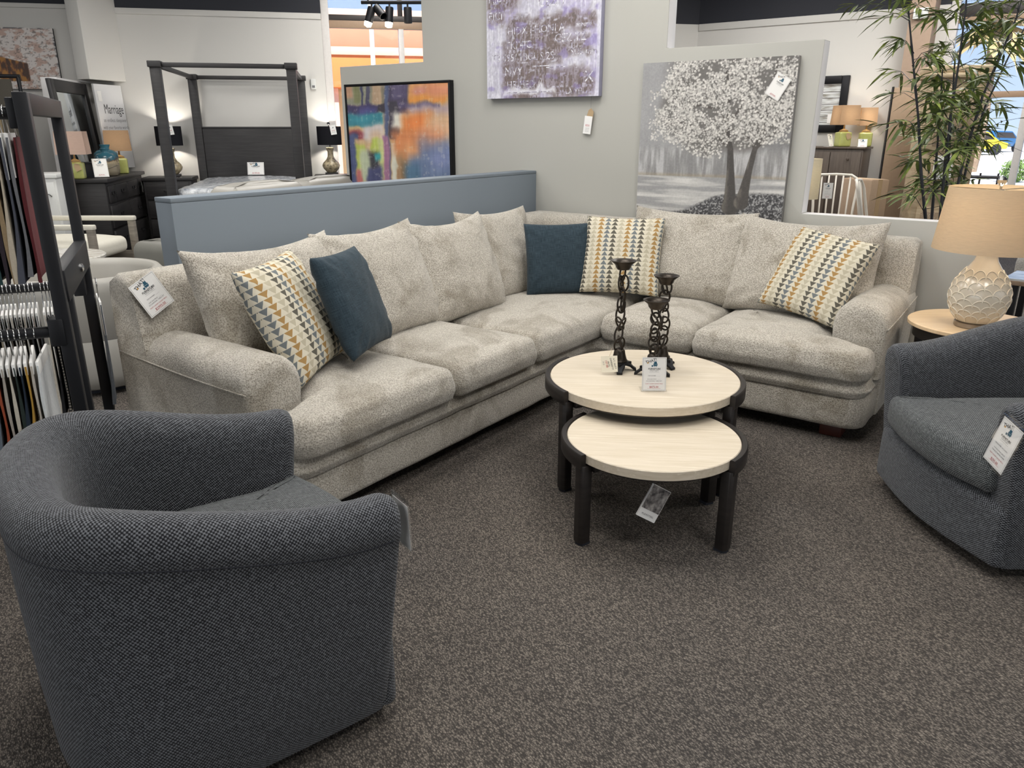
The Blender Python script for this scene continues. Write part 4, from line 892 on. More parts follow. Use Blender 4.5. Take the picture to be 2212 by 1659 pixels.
# ---------------------------------------------------------------- fabric sample rack
RO = Vector((-2.63, 1.127, 0)); RA = math.atan2(.514, -.857)          # local x runs from the near upright to the far one, local y along the rods to the left
RM = Matrix.Translation(RO) @ Matrix.Rotation(RA, 4, 'Z'); HH = 1.605; GX = .82
rk = thing('sample_rack', 'black steel rack of hanging fabric samples standing left of the sofa', 'rack', M=RM)
def rb(nm, *b, **k): return MB().box(*b).build(nm, M['steel'], rk, bevel=.003, **k)
LL = 1.35
for y in (0, LL):
    for x in (0, GX): rb('upright', x-.025, y-.02, 0, x+.025, y+.02, HH)
    rb('top_bar', .025, y-.02, HH-.065, GX-.025, y+.02, HH); br = rb('brace_plate', .02, y-.026, .955, GX-.02, y+.018, 1.06)
    MB().lathe([(.016, 0), (.016, .008), (.008, .012)], 12, 0, Matrix.Translation((GX*.55, y-.026, 1.0)) @ Matrix.Rotation(PI/2, 4, 'X')).build('bolt', M['chrome'], br)
    rb('post', .16, y-.018, 0, .195, y+.018, .955); rb('foot_bar', -.06, y-.03, 0, GX+.06, y+.03, .03)
RODS = [('front_low', .0, .865), ('rear_low', GX-.06, .885), ('front_top', .03, 1.545)]
for nm, x, z in RODS:
    r_ = MB().tube([(x, .02, z), (x, LL-.02, z)], .019, 14).build('hanging_rod', M['steel'], rk)
    MB().box(x-.03, .0, z-.045, x+.03, .045, z+.045).build('rod_bracket', M['steel'], r_, bevel=.004)
NTH = 'nearest the upright,second from the upright,third from the upright,fourth from the upright,fifth from the upright,sixth from the upright,seventh from the upright,eighth from the upright,ninth from the upright,tenth from the upright,eleventh from the upright,twelfth from the upright,thirteenth from the upright,fourteenth from the upright,fifteenth from the upright,sixteenth from the upright'.split(',')
def stripes(nm, c1, c2, fr):
    if nm in _pc: return _pc[nm]
    g = NT(nm); v = g.sep(g.coord('Object'))[2]; f = g.math('GREATER_THAN', g.math('SINE', g.math('MULTIPLY', v, fr)), 0)
    g.P(Base_Color=g.mix(f, lin(c1), lin(c2)), Roughness=.9); _pc[nm] = g.m; return g.m
def fab(col): return plain('swatch_'+col, col, .9, 0, .12, 120, .4, 400)
def swatch(rod, y, z0, L, w, x0, mat, label, group, card=True, fold=.25, seed=0, thick=.009, sway=.0, rot=7):
    nm, rx, rz = rod; rnd = random.Random(seed); lx = rx+x0
    t = thing('fabric_swatch', label, 'fabric sample', M=RM @ Matrix.Translation((lx, y, z0)) @ Matrix.Rotation(R(rot+rnd.uniform(-1, 1)), 4, 'Z'), group=group)
    mb = MB(); nz = 10; nx = 6
    for sg in (0, 1):
        vs = []; fs = []
        for j in range(nz+1):
            for i in range(nx+1):
                q = j/nz; u = i/nx; yy = .006*math.sin(u*5+seed)*q+.004*math.sin(q*4+seed*2)*q+sway*q*q+(thick if sg else 0)*(.35+.65*q)*(1+.4*math.sin(seed+q*6))
                vs.append((u*w, yy, -L*q*(1+.02*math.sin(seed*3)*u)))
        for j in range(nz):
            for i in range(nx): a = j*(nx+1)+i; fs.append((a, a+1, a+nx+2, a+nx+1))
        mb.add(vs, fs)
    n1 = (nx+1)*(nz+1)
    rim = [i for i in range(nx+1)] + [j*(nx+1)+nx for j in range(1, nz+1)] + [nz*(nx+1)+i for i in range(nx-1, -1, -1)] + [j*(nx+1) for j in range(nz-1, 0, -1)]
    b = 0
    mb.f += [[rim[k], rim[(k+1) % len(rim)], n1+rim[(k+1) % len(rim)], n1+rim[k]] for k in range(len(rim))]; mb.m += [0]*len(rim); mb.uv += [None]*len(rim)
    mb.build('fabric', mat, t, smooth=70)
    if card: MB().box(.003, -.0012, -L*fold, w-.003, thick*.5+.0015, .012).build('header_card', M['paper'], t, bevel=.001)
    dz = rz-z0; cx = rx-lx if False else w*.5; hx = -x0
    pts = [(w*.5, .003, 0), (w*.45, .003, .012), (hx+.022, .003, dz-.012)] + [(hx+.022*math.cos(a), .003, dz+.022*math.sin(a)) for a in (0, .8, 1.57, 2.3, 3.14, 3.6)]
    MB().tube(pts, .0022, 6).build('hanger_hook', M['chrome'], t, smooth=180)
    return t
low = [('d9dcde', 'white'), ('b9b2a8', 'pale taupe'), ('b0893c', 'metallic gold'), ('1f2c3c', 'dark navy'), ('27332f', 'dark green'), ('c9c2b4', 'ivory knit'), ('a79f96', 'warm grey'), ('9b4a2e', 'rust orange'), ('68727d', 'slate blue'), ('9a7d62', 'tan'), ('d0c4b4', 'nubby cream'), ('8a5f40', 'caramel brown'), ('3b2026', 'dark plum')]
for i, (c, nme) in enumerate(low):
    swatch(RODS[0], .085+i*.0165, .775, .285, .25, -.08, fab(c), '%s fabric sample on the lower front rod, %s' % (nme, NTH[i]), 'samples on the lower front rod', True, .10, i, .012, .006, 0 if i == 0 else 7)
swatch(RODS[0], .085+13*.0165, .775, .285, .25, -.08, stripes('black_white_stripe', '26262a', 'd9d4c8', 320), 'black and white striped fabric sample on the lower front rod, farthest left', 'samples on the lower front rod', True, .10, 33, .014)
top = [('5a1f24', 'burgundy'), ('6d6e72', 'grey pinstripe'), ('4a4d58', 'blue grey'), ('b9ae9c', 'fuzzy oatmeal'), ('8f7b5e', 'camel'), ('2a2129', 'dark aubergine'), ('1f3a3c', 'dark teal'), ('c5bda6', 'textured cream'), ('8f4c3a', 'terracotta'), ('20283a', 'midnight blue')]
for i, (c, nme) in enumerate(top):
    swatch(RODS[2], .035+i*.018, 1.475, .445-.02*(i == 1), .24, -.04, fab(c), '%s fabric sample on the top rod, %s' % (nme, NTH[i]), 'samples on the top rod', i in (1, 2), .28, 50+i, .014, .004, 4)
rear = ['c9b79c', '8f8778', '1d1d20', '6e665c', '2b2b2e', 'a39a8c', '19191c', 'd0c8ba', '3a3b40', '8a6f62', '222226', 'b5ab9b', '45464a', '1b1b1e', 'cfc5b2', '6a6157', '2a2a2e', 'bcb09c', '3b3532', '9a938a', '1f1f22', 'c2b7a4', '55524e', '242428', 'a89c8a', '7b6a5c', '33333a']
CN = {'c9b79c': 'sand', '8f8778': 'khaki grey', '6e665c': 'brown grey', 'a39a8c': 'stone', 'd0c8ba': 'cream', '8a6f62': 'dusty brown', 'b5ab9b': 'beige', 'cfc5b2': 'pale sand', '6a6157': 'mushroom', 'bcb09c': 'wheat', '9a938a': 'pale grey', 'c2b7a4': 'parchment', 'a89c8a': 'fawn', '7b6a5c': 'cocoa'}
for i, c in enumerate(rear):
    y = .04+i*.0145+(.0 if i < 8 else .012)
    o = 'counting %d from the far upright' % (i+1)
    swatch(RODS[1], y, .80, .43, .24, -.17, fab(c) if i % 7 != 5 else stripes('dark_rib', '26262a', '8f887c', 500), '%s fabric sample on the rear low rod, %s' % (CN.get(c, 'dark'), o), 'samples on the rear low rod', True, .17, 90+i, .009)
swatch(RODS[1], -.05, .80, .44, .22, -.05, fab('5f646b'), 'blue grey patterned sample with a big white card hanging beyond the far upright', 'samples on the rear low rod', True, .30, 140, .01)
# ---------------------------------------------------------------- canopy bed group
BW = 'black_wood'
def zthing(nm, lab, cat, x, y, z=0, rz=0, group=None): return thing(nm, lab, cat, zl(x, y, z), ZA+rz, group)
bed = zthing('canopy_bed', 'tall black wooden four-poster canopy bed with a plank headboard', 'bed', .13, -.12)
def bb(nm, x0, y0, z0, x1, y1, z1, mat=BW, par=None, bev=.006): return MB().box(x0, y0, z0, x1, y1, z1).build(nm, M[mat], par or bed, bevel=bev)
PW, PL, PH = 1.355, -2.08, 2.10
for x in (0, PW):
    for y in (0, PL):
        p = bb('post', x-.05, y-.05, 0, x+.05, y+.05, PH); bb('post_cap', x-.065, y-.065, PH+.0, x+.065, y+.065, PH+.062, par=p)
for y in (0, PL): bb('canopy_rail', .05, y-.022, PH+.004, PW-.05, y+.022, PH+.05, 'black_wood_h')
for x in (0, PW): bb('canopy_rail', x-.022, PL+.05, PH+.004, x+.022, -.05, PH+.05)
bb('headboard', .05, -.025, .35, PW-.05, .025, 1.50, 'black_wood_h'); bb('headboard_cap', .05, -.03, 1.50, PW-.05, .03, 1.525)
bb('side_rail', -.02, PL+.05, .30, .02, -.05, .52); bb('side_rail', PW-.02, PL+.05, .30, PW+.02, -.05, .52); bb('foot_rail', .05, PL-.02, .30, PW-.05, PL+.02, .60, 'black_wood_h')
mt = zthing('mattress', 'white mattress wrapped in shiny clear plastic on the canopy bed', 'mattress', .13+PW/2, -.12+PL/2, .50)
g = NT('plastic_wrapped_ticking'); v = g.coord('Object', (6, 6, 6)); f = g.noise(v, 1.6, 5, .6, 1.5)
g.P(Base_Color=g.ramp(f, [(.35, lin('9aa0aa')), (.5, lin('cfd3d8')), (.7, lin('e4e6e8'))]), Roughness=.25, Coat_Weight=.6, Coat_Roughness=.12); g.bump(g.noise(g.coord('Object', (1, 1, 1)), 14, 5, .6, 1.0), .9, .03)
mb = MB(); pad(mb, rounded([Vector(p) for p in ((-PW/2+.02, PL/2+.04), (PW/2-.02, PL/2+.04), (PW/2-.02, -PL/2-.05), (-PW/2+.02, -PL/2-.05))], .08), 0, .38, .06, .05); mb.build('mattress_body', g.m, mt, smooth=180, jitter=.01, jscale=5)
def card_stand(nm, lab, pos, rz, W, H, price, tilt=75):
    t = thing(nm, lab, 'price sign', pos, rz); Mx = Matrix.Translation((0, 0, H/2+.003)) @ Matrix.Rotation(R(tilt), 4, 'X')
    price_card(t, Mx, W, H, price, world=False, full=False); MB().box(-W/2, -.03, 0, W/2, .05, .003).build('stand_foot', M['sleeve'], t); return t
card_stand('price_stand', 'white price card standing on the plastic-wrapped mattress before the headboard', zl(.84, -.50, .925), ZA-.1, .21, .16, '$1499.00')
def nightstand(x, lab):
    t = zthing('nightstand', lab, 'nightstand', x, -.25, 0, 0, 'black nightstands beside the canopy bed')
    MB().box(-.29, -.21, .12, .29, .21, .865).build('body', M[BW], t, bevel=.005); MB().box(-.31, -.23, .865, .31, .22, .905).build('top', M[BW], t, bevel=.005)
    for k in range(3):
        d = MB().box(-.26, -.225, .16+k*.235, .26, -.205, .375+k*.235).build('drawer', M['black_wood_h'], t, bevel=.004); MB().tube([(-.05, -.225, .27+k*.235), (-.04, -.245, .265+k*.235), (.04, -.245, .265+k*.235), (.05, -.225, .27+k*.235)], .006, 6).build('handle', M['iron'], d)
    for x_ in (-.26, .26):
        for y in (-.18, .18): MB().box(x_-.03, y-.03, 0, x_+.03, y+.03, .12).build('leg', M[BW], t, bevel=.003)
nightstand(-.27, 'black nightstand left of the canopy bed under a table lamp'); nightstand(1.88, 'black nightstand right of the canopy bed beside the framed abstract painting')
g = NT('mottled_stone_glaze'); v = g.coord('Object', (1, 1, 1)); f = g.noise(v, 22, 5, .65, .6); h = g.voro(v, 30)
g.P(Base_Color=g.ramp(g.math('ADD', g.math('MULTIPLY', f, .8), g.math('MULTIPLY', h, .3)), [(.36, lin('4a4338')), (.5, lin('8d8068')), (.66, lin('b7a98c'))]), Roughness=.35); M['stone'] = g.m
M['black_shade'] = shade_fabric('black_drum_shade', '26262a', .12)
def card_tag(par, Mx, W, H, price):
    mb = MB(); mb.box(-W/2, -H/2, -.0005, W/2, H/2, .0004, 0, Mx); c = mb.build('tag_card', M['paper'], par)
    mb = MB(); emblem(mb, 0, H*.22, W*.16, 0, Mx); text(mb, price, W*.26, 0, -H*.12, 0, 1, Mx, z=.0012); text(mb, 'TABLE LAMP', W*.12, 0, -H*.26, 0, 0, Mx, z=.0012); mb.build('tag_lettering', [M['grey_ink'], M['red']], c, recalc=False)
def drum_lamp(x, lab):
    t = zthing('table_lamp', lab, 'lamp', x, -.25, .905, 0, 'black drum shade lamps beside the bed')
    MB().cbox((0, 0, .015), (.17, .12, .03)).build('plinth', M['black_wood'], t, bevel=.004)
    MB().lathe([(.06, .03), (.07, .045), (.105, .085), (.118, .12), (.105, .155), (.06, .20), (.04, .24), (.038, .30), (.055, .345), (.058, .352), (.03, .356)], 32).build('lamp_base', M['stone'], t, smooth=60)
    MB().tube([(0, 0, .35), (0, 0, .645)], .006, 8).build('stem', M['bronze'], t)
    MB().lathe([(.158, .388), (.160, .388), (.160, .625), (.158, .625), (.158, .388)], 40, cap=False).build('lamp_shade', M['black_shade'], t, smooth=30)
    MB().lathe([(.004, .64), (.018, .652), (.02, .665), (.012, .676), (0, .68)], 16).build('finial', M['iron'], t)
    card_tag(t, Matrix.Translation((.06, -.163, .58)) @ Matrix.Rotation(R(90), 4, 'X') @ Matrix.Rotation(R(8), 4, 'Z'), .075, .12, '$149')
    p = zl(x, -.25, .905+.52); point(p, 13, (1, .93, .82))
drum_lamp(-.22, 'mottled urn lamp with black drum shade left of the bed'); drum_lamp(1.80, 'mottled urn lamp with black drum shade right of the bed')
# thermostat
t = zthing('thermostat', 'small white thermostat on the wall right of the canopy bed', 'thermostat', 1.64, 0, 2.0)
MB().box(-.035, -.03, 0, .035, 0, .13).build('housing', M['white_lacquer'], t, bevel=.008, seg=3); MB().cbox((0, -.031, .035), (.035, .004, .03)).build('vent_button', M['grey_ink'], t)
# nearby white lampshade right of the bed
t = zthing('table_lamp', 'pale cylindrical lampshade peeking out behind the abstract painting', 'lamp', 2.32, .0-.45, .0)
MB().lathe([(.13, 0), (.13, .02), (.02, .05), (.014, 1.05)], 20).build('lamp_base', M['bronze'], t); MB().lathe([(.16, 1.08), (.163, 1.08), (.163, 1.48), (.16, 1.48), (.16, 1.08)], 32, cap=False).build('lamp_shade', shade_fabric('pale_shade', 'dcd8c6', .5), t)
# ---------------------------------------------------------------- dresser and the things on it
DX, DY = -.62, -1.80
dr = zthing('dresser', 'long black wooden dresser with metal bail handles at the far left', 'dresser', DX-.24, DY+.85)
MB().box(-.23, -.83, .10, .21, .83, .93).build('body', M[BW], dr, bevel=.005); MB().box(-.25, -.86, .93, .25, .86, .97).build('top', M['black_wood_h'], dr, bevel=.005)
for y0, y1, z0, z1 in ((-.78, -.52, .70, .89), (-.50, .0, .70, .89), (.02, .5, .70, .89), (.52, .78, .70, .89), (-.78, -.02, .42, .67), (.02, .78, .42, .67), (-.78, -.02, .14, .39), (.02, .78, .14, .39)):
    d = MB().box(.205, y0, z0, .232, y1, z1).build('drawer', M['black_wood_h'], dr, bevel=.006); c = (y0+y1)/2; z = (z0+z1)/2
    MB().tube([(.232, c-.045, z+.012), (.252, c-.04, z-.005), (.252, c+.04, z-.005), (.232, c+.045, z+.012)], .005, 6).build('handle', M['iron'], d)
    for s in (-.05, .05): MB().cbox((.235, c+s, z+.012), (.008, .022, .03)).build('handle_plate', M['iron'], d)
for y in (-.80, .80):
    for x in (-.20, .20): MB().box(x-.035, y-.035, 0, x+.035, y+.035, .11).build('leg', M[BW], dr, bevel=.004)
Mx = Matrix.Translation(zl(DX+.022, DY+.85+.62, .80)) @ Matrix.Rotation(ZA, 4, 'Z') @ Matrix.Rotation(PI/2, 4, 'Z') @ Matrix.Rotation(PI/2, 4, 'X') @ Matrix.Rotation(R(-10), 4, 'Z')
tg = thing('price_tag', 'white price card pinned to the right end of the black dresser', 'price tag', M=Mx); price_card(tg, Matrix.Identity(4), .13, .17, '$899.00', world=False, full=False)
DT = .971
M['lime'] = plain('lime_crackle_glaze', 'aeb268', .3, 0, .14, 18, .2, 60, coat=.4); M['lime_lid'] = plain('ochre_lid', 'a88a55', .5, 0, .1)
M['pink_shade'] = shade_fabric('blush_linen_shade', 'c8b0a4', .25); M['tan_shade'] = shade_fabric('tan_linen_shade', 'b59a7f', .35)
def jar_lamp(pos, rz, lab, shade, group, s=1.0, side=.30, h=.23, tag_=True, pw=2.5):
    t = thing('table_lamp', lab, 'lamp', pos, rz, group)
    mb = MB(); pad(mb, rounded([Vector(p) for p in ((-.085*s, -.085*s), (.085*s, -.085*s), (.085*s, .085*s), (-.085*s, .085*s))], .02), 0, .19*s, .018, .01); mb.build('jar', M['lime'], t, smooth=180)
    MB().lathe([(.06*s, .195*s), (.055*s, .215*s), (.03*s, .225*s), (.012, .235*s), (.008, .30*s), (.006, .52*s)], 20).build('collar', M['lime_lid'], t)
    z0 = .285*s; a, b = side/2, side/2*.92; mb = MB()
    mb.rings([[(-a, -a, z0), (a, -a, z0), (a, a, z0), (-a, a, z0)], [(-b, -b, z0+h), (b, -b, z0+h), (b, b, z0+h), (-b, b, z0+h)]]); mb.build('lamp_shade', shade, t, smooth=20, recalc=False)
    if tag_:
        MB().prism([(-.03, -.04), (.03, -.04), (.03, .02), (0, .045), (-.03, .02)], 0, .001, 0, Matrix.Translation((.03*s, -.09*s, .14*s)) @ Matrix.Rotation(R(85), 4, 'X') @ Matrix.Rotation(R(25), 4, 'Z')).build('hang_tag', M['kraft'], t)
    point(Vector(pos)+UP*(z0+h*.5), pw, (1, .85, .62)); return t
jar_lamp(zl(-.93, -1.72, DT), ZA+.1, 'lime green jar lamp with a boxy blush shade on the near end of the dresser', M['pink_shade'], 'lime jar lamps on the dresser', .92, .30, .24, True, .6)
jar_lamp(zl(-.74, -.66, DT), ZA+.2, 'lime green jar lamp with a tan shade behind the blue vases', M['tan_shade'], 'lime jar lamps on the dresser', .95, .29, .24, False, 1.2)
g = NT('reactive_teal_glaze'); v = g.coord('Object', (1, 1, 1)); z = g.sep(v)[2]; f = g.math('ADD', z, g.math('MULTIPLY', g.math('SUBTRACT', g.noise(v, 14, 4, .6, .5), .5), .14))
g.P(Base_Color=g.ramp(g.math('MULTIPLY', f, 2.4), [(.28, lin('8d8370')), (.36, lin('a99a7c')), (.42, lin('5c4a3c')), (.48, lin('2c5968')), (.8, lin('3d6f80'))]), Roughness=.25); M['teal_glaze'] = g.m
def vase(pos, s, lab):
    t = thing('vase', lab, 'vase', pos, 0, 'teal and sand glazed vases on the dresser')
    MB().lathe([(.085*s, 0), (.11*s, .01*s), (.118*s, .06*s), (.118*s, .19*s), (.112*s, .225*s), (.085*s, .25*s), (.045*s, .262*s), (.04*s, .275*s), (.052*s, .31*s), (.05*s, .312*s), (.035*s, .28*s), (.0, .26*s)], 36).build('vase_body', M['teal_glaze'], t, smooth=60)
    MB().tube([(.119*s*math.cos(a), .119*s*math.sin(a), .10*s+.02*math.sin(a*2)) for a in [i*2*PI/24 for i in range(24)]], .002, 5, True).build('cord', M['ink'], t)
    c = MB(); c.box(-.035, -.055, 0, .035, .055, .001, 0, Matrix.Translation((.06, -.13*s, .05)) @ Matrix.Rotation(R(70), 4, 'X') @ Matrix.Rotation(R(40), 4, 'Z')); c.build('tag_card', M['paper'], t)
vase(zl(-.76, -1.18, DT), 1.0, 'front teal glazed vase on the dresser, nearer and wider'); vase(zl(-.82, -.93, DT), 1.12, 'rear teal glazed vase on the dresser, half hidden by the front one')
card_stand('price_stand', 'white price card leaning on the dresser between the lime lamp and the vases', zl(-.74, -1.52, DT), ZA+.35, .15, .21, '$249.00', 70)
t = thing('storage_box', 'dark square box on the dresser behind the white price card', 'box', zl(-.92, -1.36, DT), ZA); MB().box(-.08, -.1, 0, .08, .1, .15).build('box_body', M['dark'], t, bevel=.004); MB().box(-.084, -.104, .15, .084, .104, .165).build('lid', M['dark'], t, bevel=.003)
# leaning mirror and word sign
MM = Matrix.Translation(zl(-1.03, -.96, DT)) @ Matrix.Rotation(ZA+PI/2, 4, 'Z') @ Matrix.Rotation(R(86), 4, 'X')
t = thing('mirror', 'large black framed mirror leaning on the dresser against the white partition', 'mirror', M=MM); W2, H2, fw = .64, 1.05, .13
for b in ((-W2, 0, -W2+fw, H2), (W2-fw, 0, W2, H2), (-W2+fw, H2-fw, W2-fw, H2), (-W2+fw, 0, W2-fw, fw)): MB().box(b[0], b[1], -.02, b[2], b[3], .025).build('frame', M[BW], t, bevel=.006)
MB().box(-W2+fw, fw, -.01, W2-fw, H2-fw, 0).build('mirror_glass', M['mirror'], t)
S1, S2 = lf(-5.05, 9.9), lf(-4.97, 10.4); MS = basis((S1+S2)/2+UP*1.02, S2-S1, UP) @ Matrix.Rotation(R(-2), 4, 'X')
t = thing('word_sign', 'white wall sign reading Marriage above the blue vases', 'sign', M=MS)
MB().box(-.26, 0, -.03, .26, 1.0, 0).build('panel', plain('sign_white', 'd9d9db', .6, var=.01), t, bevel=.003)
mb = MB(); text(mb, 'Marriage', .16, .04, .66, 0, 0, Matrix.Identity(4), sx=.66); text(mb, 'an endless sleepover', .064, .03, .56, 0, 1, Matrix.Identity(4), sx=.82); text(mb, 'with your favorite weirdo', .06, .03, .475, 0, 1, Matrix.Identity(4), sx=.8); mb.build('lettering', [M['ink'], M['grey_ink']], t, recalc=False)
MB().box(-.22, .80, .001, -.15, .92, .003).build('price_card', M['paper'], t)
# rug samples, white cabinet and armchair glimpsed through the rack
t = zthing('rug_display', 'brown striped rug samples hanging behind the fabric rack', 'rug display', -1.85, -1.6, 0); cl_ = ('6a5f50', '7d7059', '5d5548', '8a7b62', '4a463f')
for k in range(5): MB().box(-.42+k*.17, -.01-k*.012, .9, -.27+k*.17, .01-k*.012, 2.0).build('rug_sample', fab(cl_[k]), t)
MB().tube([(-.5, -.03, 2.03), (.5, -.03, 2.03)], .02, 10).build('rod', M['steel'], t); MB().tube([(-.48, -.03, 0), (-.48, -.03, 2.03)], .02, 8).build('post', M['steel'], t); MB().tube([(.48, -.03, 0), (.48, -.03, 2.03)], .02, 8).build('post', M['steel'], t)
p = at_d(78, 380, 8.2); t = thing('cabinet', 'white lacquered cabinet left of the black dresser, behind the rack', 'cabinet', (p.x, p.y, 0), ZA)
MB().box(-.25, -.22, .06, .25, .22, 1.02).build('body', M['white_lacquer'], t, bevel=.006); MB().box(-.27, -.24, 1.02, .27, .24, 1.06).build('top', M['white_lacquer'], t, bevel=.005); dd = MB().box(-.23, -.232, .1, .23, -.218, .98).build('door', M['white_lacquer'], t, bevel=.004); MB().tube([(.12, -.232, .84), (.13, -.262, .86), (.18, -.262, .86), (.19, -.232, .84)], .008, 6).build('handle', M['chrome'], dd)
p = lf(-4.32, 7.3); t = thing('armchair', 'cream upholstered armchair with a weathered wooden arm behind the rack', 'armchair', (p.x, p.y, 0), R(125.6))
mb = MB(); pad(mb, rounded([Vector(q) for q in ((-.33, -.50), (.33, -.50), (.33, .36), (-.33, .36))], .06), .34, .50, .06, .04); mb.build('seat_cushion', M['cream'], t, smooth=180)
mb = MB(); pillow(mb, .66, .44, .2, .03, 16, Matrix.Translation((0, .36, .66)) @ Matrix.Rotation(R(80), 4, 'X')); mb.build('back_cushion', M['cream'], t, smooth=180, weld=True)
for s in (-1, 1):
    a = MB().box(s*.385-.035, -.57, .635, s*.385+.035, .36, .68).build('arm', M['cream'], t, bevel=.012)
    for y in (-.53, .32): MB().box(s*.385-.03, y-.03, 0, s*.385+.03, y+.03, .635).build('leg', M['oak_grey'], t, bevel=.006)
    MB().box(s*.385-.02, -.53, .26, s*.385+.02, .32, .34).build('side_rail', M['oak_grey'], t, bevel=.005)
# grey leather pieces
p = lf(-2.62, 4.62); t = thing('tub_chair', 'rounded grey leather tub chair between the rack and the sectional', 'chair', (p.x, p.y, 0), YAW)
MB().lathe([(.40, .03), (.445, .05), (.455, .12), (.455, .33), (.451, .335), (.455, .34), (.455, .60), (.45, .66), (.425, .69), (.39, .685), (.37, .65), (.36, .42)], 56, cap=False).build('barrel_back', M['leather'], t, smooth=60)
MB().lathe([(.358, .30), (.358, .43), (.33, .46), (.2, .475), (0, .48)], 40).build('seat_cushion', M['leather'], t, smooth=60); MB().lathe([(.36, 0), (.36, .04), (0, .04)], 40).build('plinth', M['dark'], t)
p = lf(-3.35, 5.5); t = thing('side_table', 'round pale marble topped side table behind the rack', 'side table', (p.x, p.y, 0), YAW)
g = NT('white_marble'); f = g.noise(g.coord('Object', (1, 1, 1)), 7, 6, .6, 1.2); g.P(Base_Color=g.ramp(f, [(.4, lin('d8d6d0')), (.5, lin('bdb9b0')), (.56, lin('dedcd6'))]), Roughness=.25)
MB().lathe([(0, .60), (.36, .60), (.37, .606), (.37, .622), (.36, .63), (0, .63)], 48).build('tabletop', g.m, t, weld=True); MB().tube([(0, 0, .03), (0, 0, .60)], .03, 14).build('column', M['steel'], t); MB().lathe([(0, 0), (.2, 0), (.2, .015), (.04, .035), (0, .035)], 32).build('foot', M['steel'], t)
ls = thing('leather_sofa', 'grey leather sofa standing beyond the blue-grey half wall in front of the bed', 'sofa', (-5.45, 4.15, 0), R(100))
def lb(nm, out, z0, z1, r=.05, cr=.05, cw=.02, mat='leather'):
    mb = MB(); pad(mb, rounded([Vector(q) for q in out], cr), z0, z1, r, cw); return mb.build(nm, M[mat], ls, smooth=180, jitter=.004, jscale=5)
def sq(x0, y0, x1, y1): return [(x0, y0), (x1, y0), (x1, y1), (x0, y1)]
lb('base', sq(-1.05, -.42, 1.05, .42), .06, .36); lb('back_frame', sq(-1.05, -.44, 1.05, -.24), .3, .86)
for x0, x1 in ((-.8, -.01), (.01, .8)):
    lb('seat_cushion', sq(x0, -.22, x1, .43), .36, .50); lb('back_cushion', sq(x0, -.40, x1, -.10), .50, 1.10, .09, .06)
for s in (-1, 1): lb('arm', sq(min(s*.83, s*1.09), -.42, max(s*.83, s*1.09), .44), .06, .70, .08, .06, .02, 'leather_dark')
for x in (-.95, .95):
    for y in (-.36, .36): MB().box(x-.03, y-.03, 0, x+.03, y+.03, .07).build('foot', M['iron'], ls)
# track light
p0 = at_d(785, 4, 9.3); p1 = at_d(935, 6, 9.3); tr = thing('track_light', 'black ceiling track light with spot heads in front of the shop window', 'track light', p0.lerp(p1, .5), 0); d = (p1-p0).normalized()
def tp(px, dz=0): q = p0.lerp(p1, (px-785)/150); return Vector((q.x, q.y, (p0.z+p1.z)/2+dz))
MB().tube([tp(780), tp(960)], .02, 8).build('track', M['iron'], tr, world=True)
for px in (795, 925): MB().tube([tp(px), tp(px)+UP*(3.9-tp(px).z)], .01, 8).build('drop_rod', M['iron'], tr, world=True)
for px, dv, lit in ((803, Vector((-.2, -.25, -1)), 1), (812, Vector((.7, -.1, -.6)), 0), (841, Vector((0, -.15, -1)), 1), (880, Vector((0, 0, -1)), 0)):
    q = tp(px, -.05); dv.normalize(); w = dv.orthogonal(); Mh = basis(q, w, dv.cross(w), None); Mh = Matrix.Translation(q) @ dv.to_track_quat('Z', 'Y').to_matrix().to_4x4()
    h = MB().lathe([(.0, 0), (.042, 0), (.045, .02), (.045, .16), (.038, .16), (.038, .10), (0, .10)], 20, 0, Mh).build('spot_head', M['iron'], tr, world=True); MB().tube([tp(px), q+dv*.04], .010, 6).build('swivel_arm', M['iron'], tr, world=True)
    if lit: MB().lathe([(0, .09), (.03, .11), (.042, .16), (.038, .20), (0, .215)], 18, 0, Mh).build('lit_bulb', M['bulb'], tr, world=True, smooth=180)
# ---------------------------------------------------------------- end table, scale lamp
et = thing('end_table', 'round pale wood end table with black legs between the sectional and swivel chair', 'end table', (-.255, 4.27, 0), YAW)
M['peach_wood'] = wood('pale_oak_top', 'd2b48e', 'e0c6a2', (3, 26, 3), .4)
MB().lathe([(0, .575), (.295, .575), (.305, .58), (.305, .595), (.298, .60), (0, .60)], 64).build('tabletop', M['peach_wood'], et, weld=True)
MB().lathe([(.262, .52), (.275, .52), (.275, .575), (.262, .575), (.262, .52)], 48, cap=False).build('apron', M['espresso'], et)
for k in range(4):
    a = PI/4+k*PI/2; MB().tube([(.235*math.cos(a), .235*math.sin(a), 0), (.25*math.cos(a), .25*math.sin(a), .56)], [.018, .022], 10).build('leg', M['espresso'], et)
bk = thing('brochure', 'blue and white brochure lying flat on the pale end table behind the lamp', 'brochure', (-.04, 4.29, .6015), YAW+.3)
g = NT('brochure_print'); f = g.noise(g.coord('Object', (8, 30, 1)), 1.0, 4); g.P(Base_Color=g.ramp(f, [(.4, lin('8fa3b8')), (.55, lin('d9dbdf')), (.7, lin('c6a892'))]), Roughness=.3)
MB().box(-.08, -.06, 0, .08, .06, .004).build('pages', M['paper'], bk); MB().box(-.08, -.06, .004, .08, .06, .0052).build('cover', g.m, bk)
LPOS = Vector((-.262, 4.175, .6005))
tl = thing('table_lamp', 'cream scalloped ceramic table lamp with a warm linen shade on the end table', 'lamp', LPOS, YAW)
MB().lathe([(.0, 0), (.083, 0), (.086, .004), (.086, .022), (.08, .026), (0, .026)], 40).build('metal_base', plain('brushed_nickel', '9b9288', .32, .9, .03), tl)
